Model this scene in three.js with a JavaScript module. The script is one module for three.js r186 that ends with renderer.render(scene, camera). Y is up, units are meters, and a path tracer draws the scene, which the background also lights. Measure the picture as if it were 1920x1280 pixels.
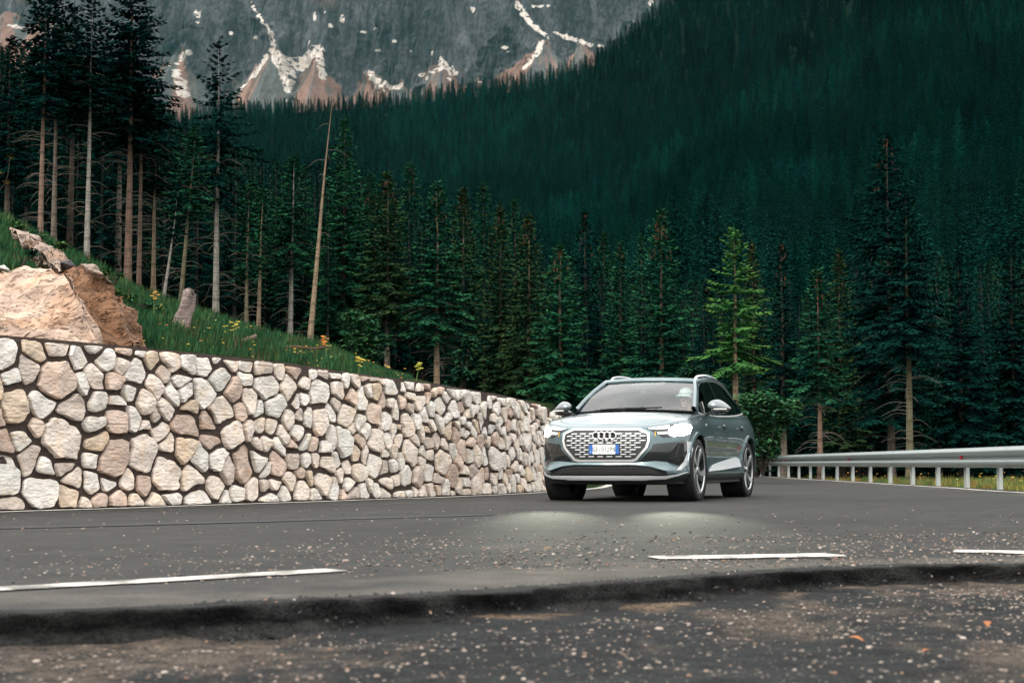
import * as THREE from 'three';
import { mergeGeometries, mergeVertices, toCreasedNormals } from 'three/addons/utils/BufferGeometryUtils.js';
import { TessellateModifier } from 'three/addons/modifiers/TessellateModifier.js';
import { ConvexGeometry } from 'three/addons/geometries/ConvexGeometry.js';
import { RoundedBoxGeometry } from 'three/addons/geometries/RoundedBoxGeometry.js';
import { MarchingCubes } from 'three/addons/objects/MarchingCubes.js';
import { FontLoader } from 'three/addons/loaders/FontLoader.js';
import { Brush, Evaluator, SUBTRACTION, INTERSECTION } from 'three-bvh-csg';

// ---------------------------------------------------------------- camera, sky, sun, air, exposure
const scene = new THREE.Scene();
const EYE = 0.43, PITCH = 0.07405, FPX = 3100;           // eye height above the road, upward tilt, focal length of a 1920 px wide picture
const camera = new THREE.PerspectiveCamera(23.32, 1024 / 682, 0.1, 16000);
camera.position.set(0, EYE, 0);
camera.rotation.x = PITCH;
camera.focus = 19.3; camera.userData.fStop = 5.6;
const renderer = new THREE.WebGLRenderer();
renderer.toneMapping = THREE.LinearToneMapping;
renderer.toneMappingExposure = 1.82;
renderer.shadowMap.enabled = true;

function hash3(x, y, z) {
  let h = Math.imul(x, 374761393) ^ Math.imul(y, 668265263) ^ Math.imul(z, 1274126177);
  h = Math.imul(h ^ (h >>> 13), 1274126177); h ^= h >>> 16;
  return (h >>> 0) / 4294967296;
}
const sm = (t) => t * t * (3 - 2 * t), mix = (a, b, t) => a + (b - a) * t, clamp = (x, a = 0, b = 1) => Math.min(b, Math.max(a, x));
const smooth = (a, b, x) => sm(clamp((x - a) / (b - a)));
function noise(x, y = 0, z = 0, wrap = 0) {                // value noise in -1..1; wrap > 0 makes it tile in x and y
  const xi = Math.floor(x), yi = Math.floor(y), zi = Math.floor(z), a = sm(x - xi), b = sm(y - yi), c = sm(z - zi);
  const w = wrap ? (k) => ((k % wrap) + wrap) % wrap : (k) => k, x0 = w(xi), x1 = w(xi + 1), y0 = w(yi), y1 = w(yi + 1);
  const l = (zz) => mix(mix(hash3(x0, y0, zz), hash3(x1, y0, zz), a), mix(hash3(x0, y1, zz), hash3(x1, y1, zz), a), b);
  return (c ? mix(l(zi), l(zi + 1), c) : l(zi)) * 2 - 1;
}
function fbm(x, y = 0, z = 0, n = 4, wrap = 0) {
  let s = 0, a = 0.5, f = 1;
  for (let i = 0; i < n; i++) { s += a * noise(x * f, y * f, z + i * 17.3, wrap * f); a *= 0.5; f *= 2; }
  return s;
}
function rng(seed) { let s = seed >>> 0; return () => { s = (s + 0x6d2b79f5) | 0; let t = Math.imul(s ^ (s >>> 15), 1 | s); t = (t + Math.imul(t ^ (t >>> 7), 61 | t)) ^ t; return ((t ^ (t >>> 14)) >>> 0) / 4294967296; }; }
const V = (x, y, z) => new THREE.Vector3(x, y, z);
const lin = (r, g, b) => new THREE.Color().setRGB(r, g, b);

{ // an overcast sky: brighter overhead, soft grey cloud all round
  const W = 512, H = 256, data = new Float32Array(W * H * 4);
  for (let j = 0; j < H; j++) for (let i = 0; i < W; i++) {
    const el = ((j + 0.5) / H - 0.5) * Math.PI, az = ((i + 0.5) / W) * 2 * Math.PI, y = Math.sin(el), c = Math.cos(el);
    const up = Math.max(y, 0), n = fbm(c * Math.cos(az) * 2.6 + 7, y * 5, c * Math.sin(az) * 2.6, 5);
    const L = 1.12 * (0.62 + 0.75 * up) * (1 + 0.55 * n), warm = clamp(0.5 + n);
    const o = (j * W + i) * 4;
    data[o] = L * mix(0.94, 1.03, warm); data[o + 1] = L * 0.98; data[o + 2] = L * mix(0.99, 0.94, warm); data[o + 3] = 1;
  }
  const t = new THREE.DataTexture(data, W, H, THREE.RGBAFormat, THREE.FloatType);
  t.mapping = THREE.EquirectangularReflectionMapping; t.magFilter = THREE.LinearFilter; t.needsUpdate = true;
  scene.background = t; scene.environment = t;
}
const sun = new THREE.DirectionalLight(lin(1, 0.94, 0.86), 1.5);
sun.name = 'sun'; sun.position.set(-55, 85, 95); sun.castShadow = true; sun.shadow.radius = 45; sun.shadow.mapSize.set(2048, 2048);
Object.assign(sun.shadow.camera, { left: -60, right: 60, top: 60, bottom: -60, near: 1, far: 400 });
scene.add(sun, sun.target);
scene.fog = new THREE.FogExp2(lin(0.22, 0.74, 0.78), 0.000009);

// ---------------------------------------------------------------- helpers
const used = {};
function numbered(name) { const n = used[name] = (used[name] ?? -1) + 1; return n ? name + '_' + String(n).padStart(3, '0') : name; }
function tag(o, label, category, group) { o.userData.label = label; o.userData.category = category; if (group) o.userData.group = group; return o; }
function thing(name, label, category, pos = [0, 0, 0], group) { const o = new THREE.Group(); o.name = numbered(name); o.position.set(...pos); scene.add(o); return tag(o, label, category, group); }
function part(name, geo, mat, parent, kind) { const m = new THREE.Mesh(geo, mat); m.name = parent === scene ? numbered(name) : name; if (kind) m.userData.kind = kind; parent.add(m); return m; }
const struct = (name, geo, mat, parent = scene) => part(name, geo, mat, parent, 'structure');
const std = (color, roughness = 0.9, more = {}) => new THREE.MeshStandardMaterial({ color, roughness, ...more });
const phys = (color, roughness = 0.5, more = {}) => new THREE.MeshPhysicalMaterial({ color, roughness, ...more });
function tex(W, H, fn, srgb = false) {
  const d = new Uint8Array(W * H * 4);
  for (let j = 0; j < H; j++) for (let i = 0; i < W; i++) {
    const v = fn(i, j), o = (j * W + i) * 4, a = Array.isArray(v) ? v : [v, v, v];
    for (let c = 0; c < 3; c++) d[o + c] = clamp(srgb ? Math.pow(clamp(a[c], 0, 1), 1 / 2.2) : a[c]) * 255;
    d[o + 3] = 255;
  }
  const t = new THREE.DataTexture(d, W, H); t.wrapS = t.wrapT = THREE.RepeatWrapping; t.magFilter = THREE.LinearFilter;
  t.colorSpace = srgb ? THREE.SRGBColorSpace : THREE.NoColorSpace; t.needsUpdate = true; return t;
}
const rep = (t, u, v = u) => { const c = t.clone(); c.repeat.set(u, v); c.needsUpdate = true; return c; };
function geo(pos, idx, { uv, col, nor } = {}) {
  const g = new THREE.BufferGeometry();
  g.setAttribute('position', new THREE.Float32BufferAttribute(pos, 3));
  if (uv) g.setAttribute('uv', new THREE.Float32BufferAttribute(uv, 2));
  if (col) g.setAttribute('color', new THREE.Float32BufferAttribute(col, 3));
  if (idx) g.setIndex(idx);
  if (nor) g.setAttribute('normal', new THREE.Float32BufferAttribute(nor, 3)); else g.computeVertexNormals();
  return g;
}
function grid(nu, nv, fn, { color, uv } = {}) {            // fn(i/nu, j/nv) -> [x, y, z]
  const pos = [], idx = [], uvs = [], col = [];
  for (let j = 0; j <= nv; j++) for (let i = 0; i <= nu; i++) {
    const p = fn(i / nu, j / nv); pos.push(p[0], p[1], p[2]);
    uvs.push(...(uv ? uv(p, i / nu, j / nv) : [p[0], -p[2]]));
    if (color) col.push(...color(p, i / nu, j / nv));
  }
  for (let j = 0; j < nv; j++) for (let i = 0; i < nu; i++) { const a = j * (nu + 1) + i, b = a + 1, c = a + nu + 1, d = c + 1; idx.push(a, b, d, a, d, c); }
  return geo(pos, idx, { uv: uvs, col: color ? col : undefined });
}
function strip(nu, nv, fn, opt) { return grid(nu, nv, fn, opt); }
function tube(pts, r, sides = 6, closed = false) {         // r: number or function of t
  const c = new THREE.CatmullRomCurve3(pts.map((p) => (p.isVector3 ? p : V(...p))), closed), n = Math.max(2, pts.length * 3), f = c.computeFrenetFrames(n, closed), pos = [], idx = [], uv = [];
  for (let i = 0; i <= n; i++) {
    const p = c.getPointAt(i / n), rr = typeof r === 'function' ? r(i / n) : r;
    for (let k = 0; k <= sides; k++) { const a = (k / sides) * 2 * Math.PI, q = p.clone().addScaledVector(f.normals[i], Math.cos(a) * rr).addScaledVector(f.binormals[i], Math.sin(a) * rr); pos.push(q.x, q.y, q.z); uv.push(k / sides, i / n); }
  }
  for (let i = 0; i < n; i++) for (let k = 0; k < sides; k++) { const a = i * (sides + 1) + k, b = a + sides + 1; idx.push(a, b, a + 1, b, b + 1, a + 1); }
  return geo(pos, idx, { uv });
}
const table = (rows) => (x) => { if (x <= rows[0][0]) return rows[0][1]; for (let i = 1; i < rows.length; i++) if (x <= rows[i][0]) return mix(rows[i - 1][1], rows[i][1], (x - rows[i - 1][0]) / (rows[i][0] - rows[i - 1][0])); return rows[rows.length - 1][1]; };
// sight line of a point of the photograph (1920 x 1280): its slope, and the point on it at a given distance ahead
const cP = Math.cos(PITCH), sP = Math.sin(PITCH);
function at(px, py, d) { const x = (px - 960) / FPX, y = (640 - py) / FPX, zz = cP - y * sP; return V((x / zz) * d, EYE + ((y * cP + sP) / zz) * d, -d); }
function onRoad(px, py, h = 0) { const y = (640 - py) / FPX; const d = -(EYE - h) * (cP - y * sP) / (y * cP + sP); return at(px, py, d); }
const slope = (py) => Math.tan(PITCH + Math.atan((640 - py) / FPX));
const scatter = (g, n) => Array.from({ length: n });
function place(mesh, list) {                               // list of {p, q | ry, s, c}
  const o = new THREE.Object3D();
  list.forEach((e, i) => { o.position.copy(e.p); o.rotation.set(e.rx || 0, e.ry || 0, e.rz || 0); if (e.s.isVector3) o.scale.copy(e.s); else o.scale.setScalar(e.s); o.updateMatrix(); mesh.setMatrixAt(i, o.matrix); if (e.c) mesh.setColorAt(i, e.c); });
}
function stuff(name, g, mat, list, label, category, parent = scene) {
  const m = new THREE.InstancedMesh(g, mat, list.length); m.name = parent === scene ? numbered(name) : name; place(m, list); m.userData.kind = 'stuff';
  if (label) tag(m, label, category); parent.add(m); return m;
}
// ---------------------------------------------------------------- land: mountain, wooded hill, bank, ground
// depth of the stone wall on a bearing (photo x), slope of the bank's crest and of the wooded ridge on a bearing
const wallDepth = table([[-900, 11.5], [-400, 13.2], [0, 15.15], [520, 18.5], [1000, 25.6], [1060, 27.2], [1130, 33], [1200, 46]]);
const crestY = table([[-500, 330], [0, 412], [60, 448], [120, 478], [200, 520], [245, 548], [330, 582], [405, 606], [470, 630], [540, 648], [600, 656], [680, 684], [720, 697], [800, 716], [860, 735], [1000, 775], [1080, 830], [1160, 905], [1300, 906]]);
const ridgeY = table([[-600, 250], [0, 245], [300, 240], [440, 225], [620, 215], [850, 195], [1000, 173], [1080, 152], [1130, 122], [1200, 72], [1240, 36], [1400, -100], [1600, -240], [1920, -400], [2600, -560]]);
const RIDGE = 1500;
function bank(px, d) {
  const w = wallDepth(px) + 0.8, s = slope(crestY(px)), C = 45;
  if (d < w) return -0.15;
  const top = px > 1040 ? mix(1.2, -0.1, smooth(1040, 1100, px)) : 1.42;
  if (d < C) return mix(top, EYE + s * C, Math.pow((d - w) / (C - w), 0.85)) + 0.06 * fbm(px * 0.02, d * 0.3, 0, 3);
  return EYE + s * C + s * 0.96 * Math.min(d - C, 70);
}
function hill(px, d) {
  if (d < 115) return -1e3;
  const t = (d - 115) / (RIDGE - 115), s = slope(ridgeY(px) - 13), q = Math.pow(clamp(t), 0.62);
  let h = EYE + s * d * q * (1 + 0.10 * fbm(px * 0.006 + d * 0.0012, d * 0.0018 - px * 0.002, 3, 3) * (1 - t * t));
  if (d > RIDGE) h = EYE + s * RIDGE - (d - RIDGE) * 0.25;
  return h;
}
const land = (px, d) => { const b = bank(px, d), h = hill(px, d); return Math.max(b, h); };
const bearing = (x, d) => 960 + (FPX * x) / (d * cP);
const landAt = (x, d) => land(bearing(x, d), d);

const soilTex = tex(512, 512, (i, j) => { const n = fbm(i / 32, j / 32, 1, 5, 16), m = hash3(i, j, 9); return [0.5 + 0.5 * n + 0.25 * (m - 0.5), 0.5 + 0.5 * n + 0.22 * (m - 0.5), 0.48 + 0.5 * n + 0.2 * (m - 0.5)]; });
{
  const soil = new THREE.MeshLambertMaterial({ color: 0xffffff, vertexColors: true, map: rep(soilTex, 0.6) });
  const NA = 300, ND = 150, dAt = (v) => 9 * Math.pow(2400 / 9, v);
  const g = grid(NA, ND, (u, v) => { const a = mix(-2600, 4400, u), d = dAt(v), x = ((a - 960) * cP / FPX) * d; return [x, Math.min(land(a, d), 900), -d]; },
    { color: (p) => { const n = fbm(p[0] * 0.3, p[2] * 0.3, 4, 3), d = -p[2], far = smooth(90, 160, d), px = bearing(p[0], d);
      const redsoil = smooth(0.1, 0.5, n) * smooth(30, 45, d);
      const grass = [0.045, 0.075, 0.03], earth = [0.10, 0.055, 0.035], wood = [0.009, 0.022, 0.016];
      const near = grass.map((c, k) => mix(c, earth[k], redsoil));
      return near.map((c, k) => mix(c, wood[k], px > 1380 && p[0] < 20 ? smooth(66, 74, d) : Math.max(far, smooth(44, 52, d)))); } });
  struct('ground', g, soil);
  const rest = new THREE.RingGeometry(0.01, 2300, 96, 8).rotateX(-Math.PI / 2).translate(0, -0.32, 0);
  struct('plain', rest, std(lin(0.05, 0.055, 0.035), 1));
}

{ // the rock wall of the mountain: buttresses and gullies above fans of scree, with old snow
  const D = 4000, S = D / FPX, NX = 1050, NY = 290, X0 = -1420, X1 = 560, Y0 = 720, Y1 = 1260;
  const mx = (px) => (px - 960) * S * cP, my = (py) => EYE + slope(py) * D;
  const fans = [[505, 88, 0.62], [592, 92, 0.5], [826, 102, 0.62], [1018, 74, 0.95], [1095, 78, 0.8], [690, 138, 0.9], [735, 150, 0.8], [322, 84, 0.6], [340, 132, 0.7], [-10, 15, 0.9], [60, 30, 0.8], [470, 118, 0.6], [160, 100, 0.8], [905, 150, 0.7]].map(([a, b, w]) => ({ x: mx(a), y: my(b), w }));
  const streak = [ // old snow lying in gullies and down the fans: photo polylines with a half-width in photo pixels
    [[478, 118, 3], [488, 105, 6], [470, 150, 6], [452, 178, 4]], [[500, 92, 4], [520, 118, 15], [538, 150, 12], [540, 186, 6]], [[556, 120, 14], [590, 95, 11], [600, 135, 6], [606, 160, 4]], [[540, 112, 10], [575, 112, 12]],
    [[458, 0, 2.5], [475, 30, 3], [500, 62, 4], [505, 95, 5]], [[824, 106, 5], [835, 125, 8], [805, 140, 4], [798, 152, 3]], [[830, 120, 9], [850, 135, 7], [842, 152, 5]],
    [[690, 135, 3], [698, 158, 7], [712, 176, 8]], [[700, 156, 4], [740, 170, 5], [752, 166, 4]], [[1018, 78, 5], [1008, 105, 7], [985, 138, 4]], [[968, 0, 6], [985, 22, 7], [998, 40, 6], [1012, 55, 4], [1030, 66, 3]],
    [[1040, 56, 2], [1065, 66, 4], [1085, 74, 3], [1112, 85, 4], [1132, 86, 4]], [[1000, 4, 2], [1030, 2, 2]], [[332, 110, 6], [345, 98, 3], [322, 140, 3]], [[335, 150, 7], [352, 195, 9]], [[5, 52, 3], [45, 54, 3]],
  ].map((l) => l.map(([a, b, w]) => [mx(a), my(b), w * S]));
  const spots = [[355, 22, 7, 9], [358, 40, 4, 3], [580, 25, 4, 8], [633, 28, 5, 9], [610, 44, 3, 4], [675, 57, 5, 3], [699, 52, 5, 2], [735, 76, 5, 4], [884, 15, 4, 5], [945, 88, 7, 4], [954, 96, 5, 2], [703, 92, 5, 2], [787, 137, 5, 4], [545, 210, 4, 3], [765, 90, 2, 2], [806, 93, 2, 6], [467, 68, 4, 3], [610, 45, 4, 3], [1228, 3, 4, 5], [572, 84, 4, 3], [903, 163, 6, 2], [600, 18, 4, 3], [420, 60, 3, 3]].map(([a, b, w, h]) => [mx(a), my(b), w * S * 1.1, h * S]);
  const fanDepth = (x, y) => { let m = 0; for (const f of fans) { const r = Math.hypot((x - f.x) * 0.9, 0), c = (f.y - y) - r / f.w; if (c > m) m = c; } return m; };
  const inside = (x, y) => fanDepth(x + 40 * fbm(x * 0.022, y * 0.03, 8, 4), y + 18 * fbm(x * 0.03, y * 0.05, 5, 4));
  const fanStreak = (x, y) => { let m = 0, s = 0; fans.forEach((f, i) => { const c = (f.y - y) - Math.abs(x - f.x) * 0.9 / f.w; if (c > m) { m = c; s = noise((x - f.x) / (f.y - y + 25) * 5 + i * 7, i * 3.3) + 0.6 * noise((x - f.x) / (f.y - y + 25) * 13 + i * 5, i) + 0.5 * fbm(x * 0.02, y * 0.03, i, 3); } }); return s; };
  const edge = (x, y, z) => 1 - 2 * Math.abs(noise(x, y, z));
  const height = (x, y) => { // how far the rock stands forward
    const wx = x + 22 * fbm(x * 0.012, y * 0.012, 3, 3), ribs = 70 * fbm(wx * 0.0095, y * 0.0026, 0, 3) + 60 * edge(wx * 0.017 + 0.003 * y, y * 0.006, 41), fine = 20 * edge(wx * 0.05 + 0.006 * y, y * 0.012, 42) + 8 * edge(x * 0.11 - y * 0.02, y * 0.03, 43), crag = 4 * edge(x * 0.05 + y * 0.02, y * 0.06, 44);
    const cliff = -(y - 900) * 0.42 + ribs + fine + crag , f = fanDepth(x, y);
    return Math.max(cliff, cliff * 0.25 + f * 1.25 - 6);
  };
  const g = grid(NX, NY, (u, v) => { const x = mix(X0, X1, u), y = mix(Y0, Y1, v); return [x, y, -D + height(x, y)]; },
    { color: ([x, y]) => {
      let snow = 0; const wob = 3.4 * fbm(x * 0.11, y * 0.11, 11, 3) * 2;
      for (const l of streak) for (let i = 1; i < l.length; i++) { const [ax, ay, aw] = l[i - 1], [bx, by, bw] = l[i], ex = bx - ax, ey = by - ay, t = clamp(((x - ax) * ex + (y - ay) * ey) / (ex * ex + ey * ey)), w = mix(aw, bw, t), dd = Math.hypot(x - ax - t * ex, y - ay - t * ey); if (dd < (w + wob) * 0.98) snow = 1; }
      for (const [a, b, w, h] of spots) if (Math.hypot((x - a) / w, (y - b) / h) < 0.95 + 0.12 * wob) snow = 1;
      if (snow && fbm(x * 0.13, y * 0.16, 21, 4) > 0.2) snow = 0;
      if (snow) { const d = 0.08 * noise(x * 0.2, y * 0.2); return [0.46 + d, 0.415 + d, 0.37 + d]; }
      const f = inside(x, y), n = fbm(x * 0.03, y * 0.012, 13, 4), k = fbm(x * 0.16, y * 0.11, 14, 3);
      if (f > 2) { const pink = smooth(-0.45, 0.5, fanStreak(x, y)), q = 1 + 0.45 * n + 0.3 * k + 0.4 * fbm(x * 0.24, y * 0.15, 37, 3); return [mix(0.06, 0.165, pink) * q, mix(0.064, 0.092, pink) * q, mix(0.062, 0.07, pink) * q]; }
      const wx = x + 22 * fbm(x * 0.012, y * 0.012, 3, 3), big = fbm(x * 0.016 + 0.5 * fbm(x * 0.02, y * 0.02, 31, 2), y * 0.005, 33, 4), crackShade = smooth(-0.35, -0.85, edge(wx * 0.055, y * 0.017, 42)) + smooth(-0.4, -0.9, edge(wx * 0.021, y * 0.0055, 41)), litFaces = Math.sign(fbm(wx * 0.055 + 4, y * 0.016, 36, 4)) * Math.pow(Math.abs(fbm(wx * 0.055 + 4, y * 0.016, 36, 4)), 0.5), grit = fbm(x * 0.24, y * 0.15, 37, 3), line = smooth(0.14, 0.0, Math.abs(fbm(wx * 0.03, y * 0.0045, 38, 3))), t = 0.038 * Math.max(0.25, 1 + 1.0 * big + 0.3 * n + 0.4 * k + 0.45 * litFaces + 1.1 * grit) * (1 - 0.5 * line) * (1 - 0.33 * Math.min(crackShade, 1.6)), rust = smooth(0.38, 0.6, fbm(x * 0.01, y * 0.014, 15, 3));  // shade in cracks, and lit and dark faces, painted into the rock colour
      return [t * mix(0.94, 1.2, rust), t * 0.97, t * mix(1.1, 0.95, rust)]; } });
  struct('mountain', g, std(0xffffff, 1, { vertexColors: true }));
}

// ---------------------------------------------------------------- road, its edge, its lines, the lay-by
// two borders of the asphalt, paired point by point: along the wall, and along the lay-by and the guardrail
const CR = (pts) => new THREE.CatmullRomCurve3(pts.map(([x, d]) => V(x, 0, -d)), false, 'centripetal');
const wallPts = [[-9.2, 9.2], [-6.8, 12.1], [-4.69, 15.15], [-2.63, 18.5], [-0.9, 22], [0.51, 25.6], [1.15, 28.4]];
const farSide = CR([[-16, 2.5], [-11.5, 6.8], ...wallPts, [1.74, 33], [2.3, 45], [2.5, 62], [2.2, 90], [0, 120]]);
const nearSide = CR([[-12, -1.2], [-6.5, 2.4], [-3.2, 4.0], [-1.474, 4.76], [-1.052, 4.94], [-0.607, 5.23], [-0.107, 5.55], [0.473, 6.11], [1.172, 6.73], [1.67, 7.0], [2.195, 7.09], [3.4, 7.25], [5.6, 8.6], [7.5, 13], [7.9, 20], [8.0, 25], [8.2, 30], [8.55, 42], [9.0, 60], [9.2, 90], [8, 120]]);
const AW = 1024;
const asphaltTex = tex(AW, AW, (i, j) => {
  const s = hash3(i >> 1, j >> 1, 3), s2 = hash3(i >> 2, j >> 2, 5), n = fbm(i / 64, j / 64, 2, 4, 16);
  let v = 0.52 + 0.30 * n + 0.34 * (s - 0.5) + 0.26 * (s2 - 0.5); if (s > 0.975) v += 0.35; if (s2 > 0.985) v += 0.5;
  return [v * 1.02, v, v * 0.97];
});
const asphaltBump = tex(AW, AW, (i, j) => 0.5 + 0.35 * fbm(i / 5, j / 5, 7, 3) + 0.25 * (hash3(i >> 2, j >> 2, 5) - 0.5));
const crumbTex = tex(AW, AW, (i, j) => { const a = hash3(i >> 2, j >> 2, 11), b = hash3((i + 3) >> 3, (j + 5) >> 3, 12), c = hash3(i, j, 13), n = fbm(i / 40, j / 40, 5, 4); let v = 0.42 + 0.5 * n + 0.5 * (a - 0.5) + 0.45 * (b - 0.5) + 0.2 * (c - 0.5); if (a > 0.95) v += 0.45; return [v * 1.04, v, v * 0.95]; });
const asphalt = (r, more) => phys(0xffffff, r, { specularIntensity: 0.6, vertexColors: true, map: rep(asphaltTex, 0.55), bumpMap: rep(asphaltBump, 0.55), bumpScale: 0.006, ...more });
const NU = 420;
const A = farSide.getSpacedPoints(NU), B = (() => { // nearest sensible pairing: equal share of each border's length, eased
  const out = []; for (let i = 0; i <= NU; i++) out.push(nearSide.getPointAt(i / NU)); return out; })();
{
  const g = strip(NU, 46, (u, v) => { const i = Math.round(u * NU), p = B[i].clone().lerp(A[i], Math.pow(v, 1.25)); return [p.x, 0.008 * fbm(p.x * 0.4, p.z * 0.4, 2, 2) * Math.min(v * 10, 1) - (v === 0 ? 0.03 : 0), p.z]; },
    { color: ([x, , z]) => {
      const d = -z, n = fbm(x * 0.35 + 3, z * 0.9, 5, 4), m = fbm(x * 1.7, z * 3.6, 8, 4);
      let c = 0.042 * (1 + 0.5 * n + 0.45 * m);
      const i = nearest(B, x, z), off = Math.hypot(B[i].x - x, B[i].z - z);
      const dust = smooth(-0.05, 0.3, fbm(x * 1.1, z * 2.4, 18, 5) + 0.05) * smooth(0.08, 0.3, off + 0.2 * m) * (1 - smooth(0.6, 1.3, off + 0.3 * m)); // pale dust swept to the verge
      const patch = smooth(0.05, 0.3, n + 0.2 * m) * smooth(1.2, 3, off) * 0.25;
      c = c * (1 - patch * 0.4);
      return [c * 0.99 + dust * 0.072, c * 1.0 + dust * 0.063, c * 0.95 + dust * 0.052]; } });
  struct('road', g, asphalt(0.84));
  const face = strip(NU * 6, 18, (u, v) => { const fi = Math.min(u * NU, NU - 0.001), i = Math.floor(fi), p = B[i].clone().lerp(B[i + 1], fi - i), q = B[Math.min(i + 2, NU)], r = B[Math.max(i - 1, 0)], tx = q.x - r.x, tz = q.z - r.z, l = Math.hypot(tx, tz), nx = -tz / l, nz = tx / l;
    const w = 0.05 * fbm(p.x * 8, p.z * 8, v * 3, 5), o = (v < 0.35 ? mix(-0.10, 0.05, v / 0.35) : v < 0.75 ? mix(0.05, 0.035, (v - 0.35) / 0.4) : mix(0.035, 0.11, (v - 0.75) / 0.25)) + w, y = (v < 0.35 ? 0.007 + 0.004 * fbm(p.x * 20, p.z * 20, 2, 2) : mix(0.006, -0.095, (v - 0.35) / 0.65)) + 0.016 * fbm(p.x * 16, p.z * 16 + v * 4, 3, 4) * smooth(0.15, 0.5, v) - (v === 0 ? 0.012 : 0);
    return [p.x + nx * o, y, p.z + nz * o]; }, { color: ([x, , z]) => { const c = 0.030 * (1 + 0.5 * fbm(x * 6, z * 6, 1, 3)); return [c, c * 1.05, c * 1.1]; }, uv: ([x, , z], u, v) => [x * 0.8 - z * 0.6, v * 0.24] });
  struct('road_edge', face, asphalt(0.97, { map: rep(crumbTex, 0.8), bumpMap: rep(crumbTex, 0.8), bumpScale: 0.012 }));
}
function nearest(list, x, z) { let b = 0, m = 1e9; for (let i = 0; i < list.length; i += 2) { const d = (list[i].x - x) ** 2 + (list[i].z - z) ** 2; if (d < m) { m = d; b = i; } } return b; }
const layY = (x, d) => -0.082 + 0.020 * fbm(x * 1.4, d * 1.4, 4, 4) + 0.016 * fbm(x * 6, d * 6, 5, 3);
{ // broken old surface of the lay-by in the foreground
  const N = 300;
  const g = grid(N, N, (u, v) => { const q = u * 2 - 1, x = 0.4 + 3.4 * q + 5.6 * q * q * q, d = v < 0.12 ? mix(-4, 1.8, v / 0.12) : mix(1.8, 8.6, (v - 0.12) / 0.88); const i = nearest(B, x, -d), near = Math.hypot(B[i].x - x, B[i].z + d);
    return [x, layY(x, d) + 0.012 * (1 - smooth(0, 0.4, near)), -d]; },
    { color: ([x, , z]) => { const n = fbm(x * 1.3 + 9, z * 0.9, 6, 4), m = fbm(x * 8, z * 3.2, 2, 4), t = smooth(0.0, 0.42, n * 0.9 + 0.55 * m + 0.05 * smooth(-1.5, 1.5, x));
      return ((s) => [mix(mix(0.022, 0.150, t), 0.26, s), mix(mix(0.028, 0.120, t), 0.185, s), mix(mix(0.031, 0.098, t), 0.13, s)])((() => { const i = nearest(B, x, z), near = Math.hypot(B[i].x - x, B[i].z - z); return smooth(0.0, 0.25, fbm(x * 2.2, z * 2.2, 25, 4) + 0.12) * smooth(0.10, 0.15, near) * (1 - smooth(0.17, 0.26, near)); })()); } });
  struct('lay_by', g, asphalt(0.97, { map: rep(crumbTex, 0.7), bumpMap: rep(crumbTex, 0.7), bumpScale: 0.016 }));
}
const paint = std(0xffffff, 0.75, { vertexColors: true, map: rep(asphaltTex, 0.9), bumpMap: rep(asphaltBump, 0.55), bumpScale: 0.004 });
function line(name, pts, width, lift, color, seg = 160, wear = 0.7, jag = 0.03) {
  const c = new THREE.CatmullRomCurve3(pts, false, 'centripetal');
  const g = grid(seg, 4, (u, v) => { const p = c.getPointAt(clamp(u, 0, 1)), t = c.getTangentAt(clamp(u, 0, 1)), e = Math.min(1, Math.min(u, 1 - u) * seg / 3 + 0.35), j = jag * fbm(p.x * 6, p.z * 6, v < 0.5 ? 1 : 2, 3) * (v === 0 || v === 1 ? 1 : 0);
    const o = ((v - 0.5) * width) * e + j, y = 0.008 * fbm(p.x * 0.4, p.z * 0.4, 2, 2); return [p.x + t.z * o, y + lift, p.z - t.x * o]; },
    { color: ([x, , z]) => { const w = 1 - wear * smooth(0.0, 0.35, fbm(x * 9, z * 9, 4, 3)); return color.map((q) => q * w); } });
  return struct(name, g, paint);
}
const white = [0.95, 0.92, 0.86];
line('lane_marking', [onRoad(-260, 1116), onRoad(0, 1105), onRoad(200, 1095), onRoad(400, 1084), onRoad(640, 1070.5)], 0.17, 0.006, white);
line('lane_marking', [onRoad(1222, 1046.5), onRoad(1390, 1044.5), onRoad(1570, 1041.5)], 0.25, 0.006, white);
line('lane_marking', [onRoad(1790, 1034), onRoad(1920, 1036.5), onRoad(2100, 1038)], 0.25, 0.006, white);
const offsetCurve = (list, from, to, off) => { const out = []; for (let i = from; i <= to; i += 6) { const p = list[i], q = list[Math.min(i + 1, NU)], r = list[Math.max(i - 1, 0)], tx = q.x - r.x, tz = q.z - r.z, l = Math.hypot(tx, tz); out.push(V(p.x - (tz / l) * off, 0, p.z + (tx / l) * off)); } return out; };
line('edge_marking', offsetCurve(A, 30, NU - 60, 0.17), 0.15, 0.006, white, 400, 0.15, 0.004);
line('edge_marking', offsetCurve(B, nearest(B, 7.9, -18), NU - 60, -0.32), 0.15, 0.006, white, 300, 0.15, 0.004);
line('tar_seam', [onRoad(-120, 994), onRoad(0, 991), onRoad(300, 983.5), onRoad(600, 975), onRoad(920, 965.5)], 0.24, 0.005, [0.022, 0.026, 0.03], 160, 0.1, 0.02);
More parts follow.
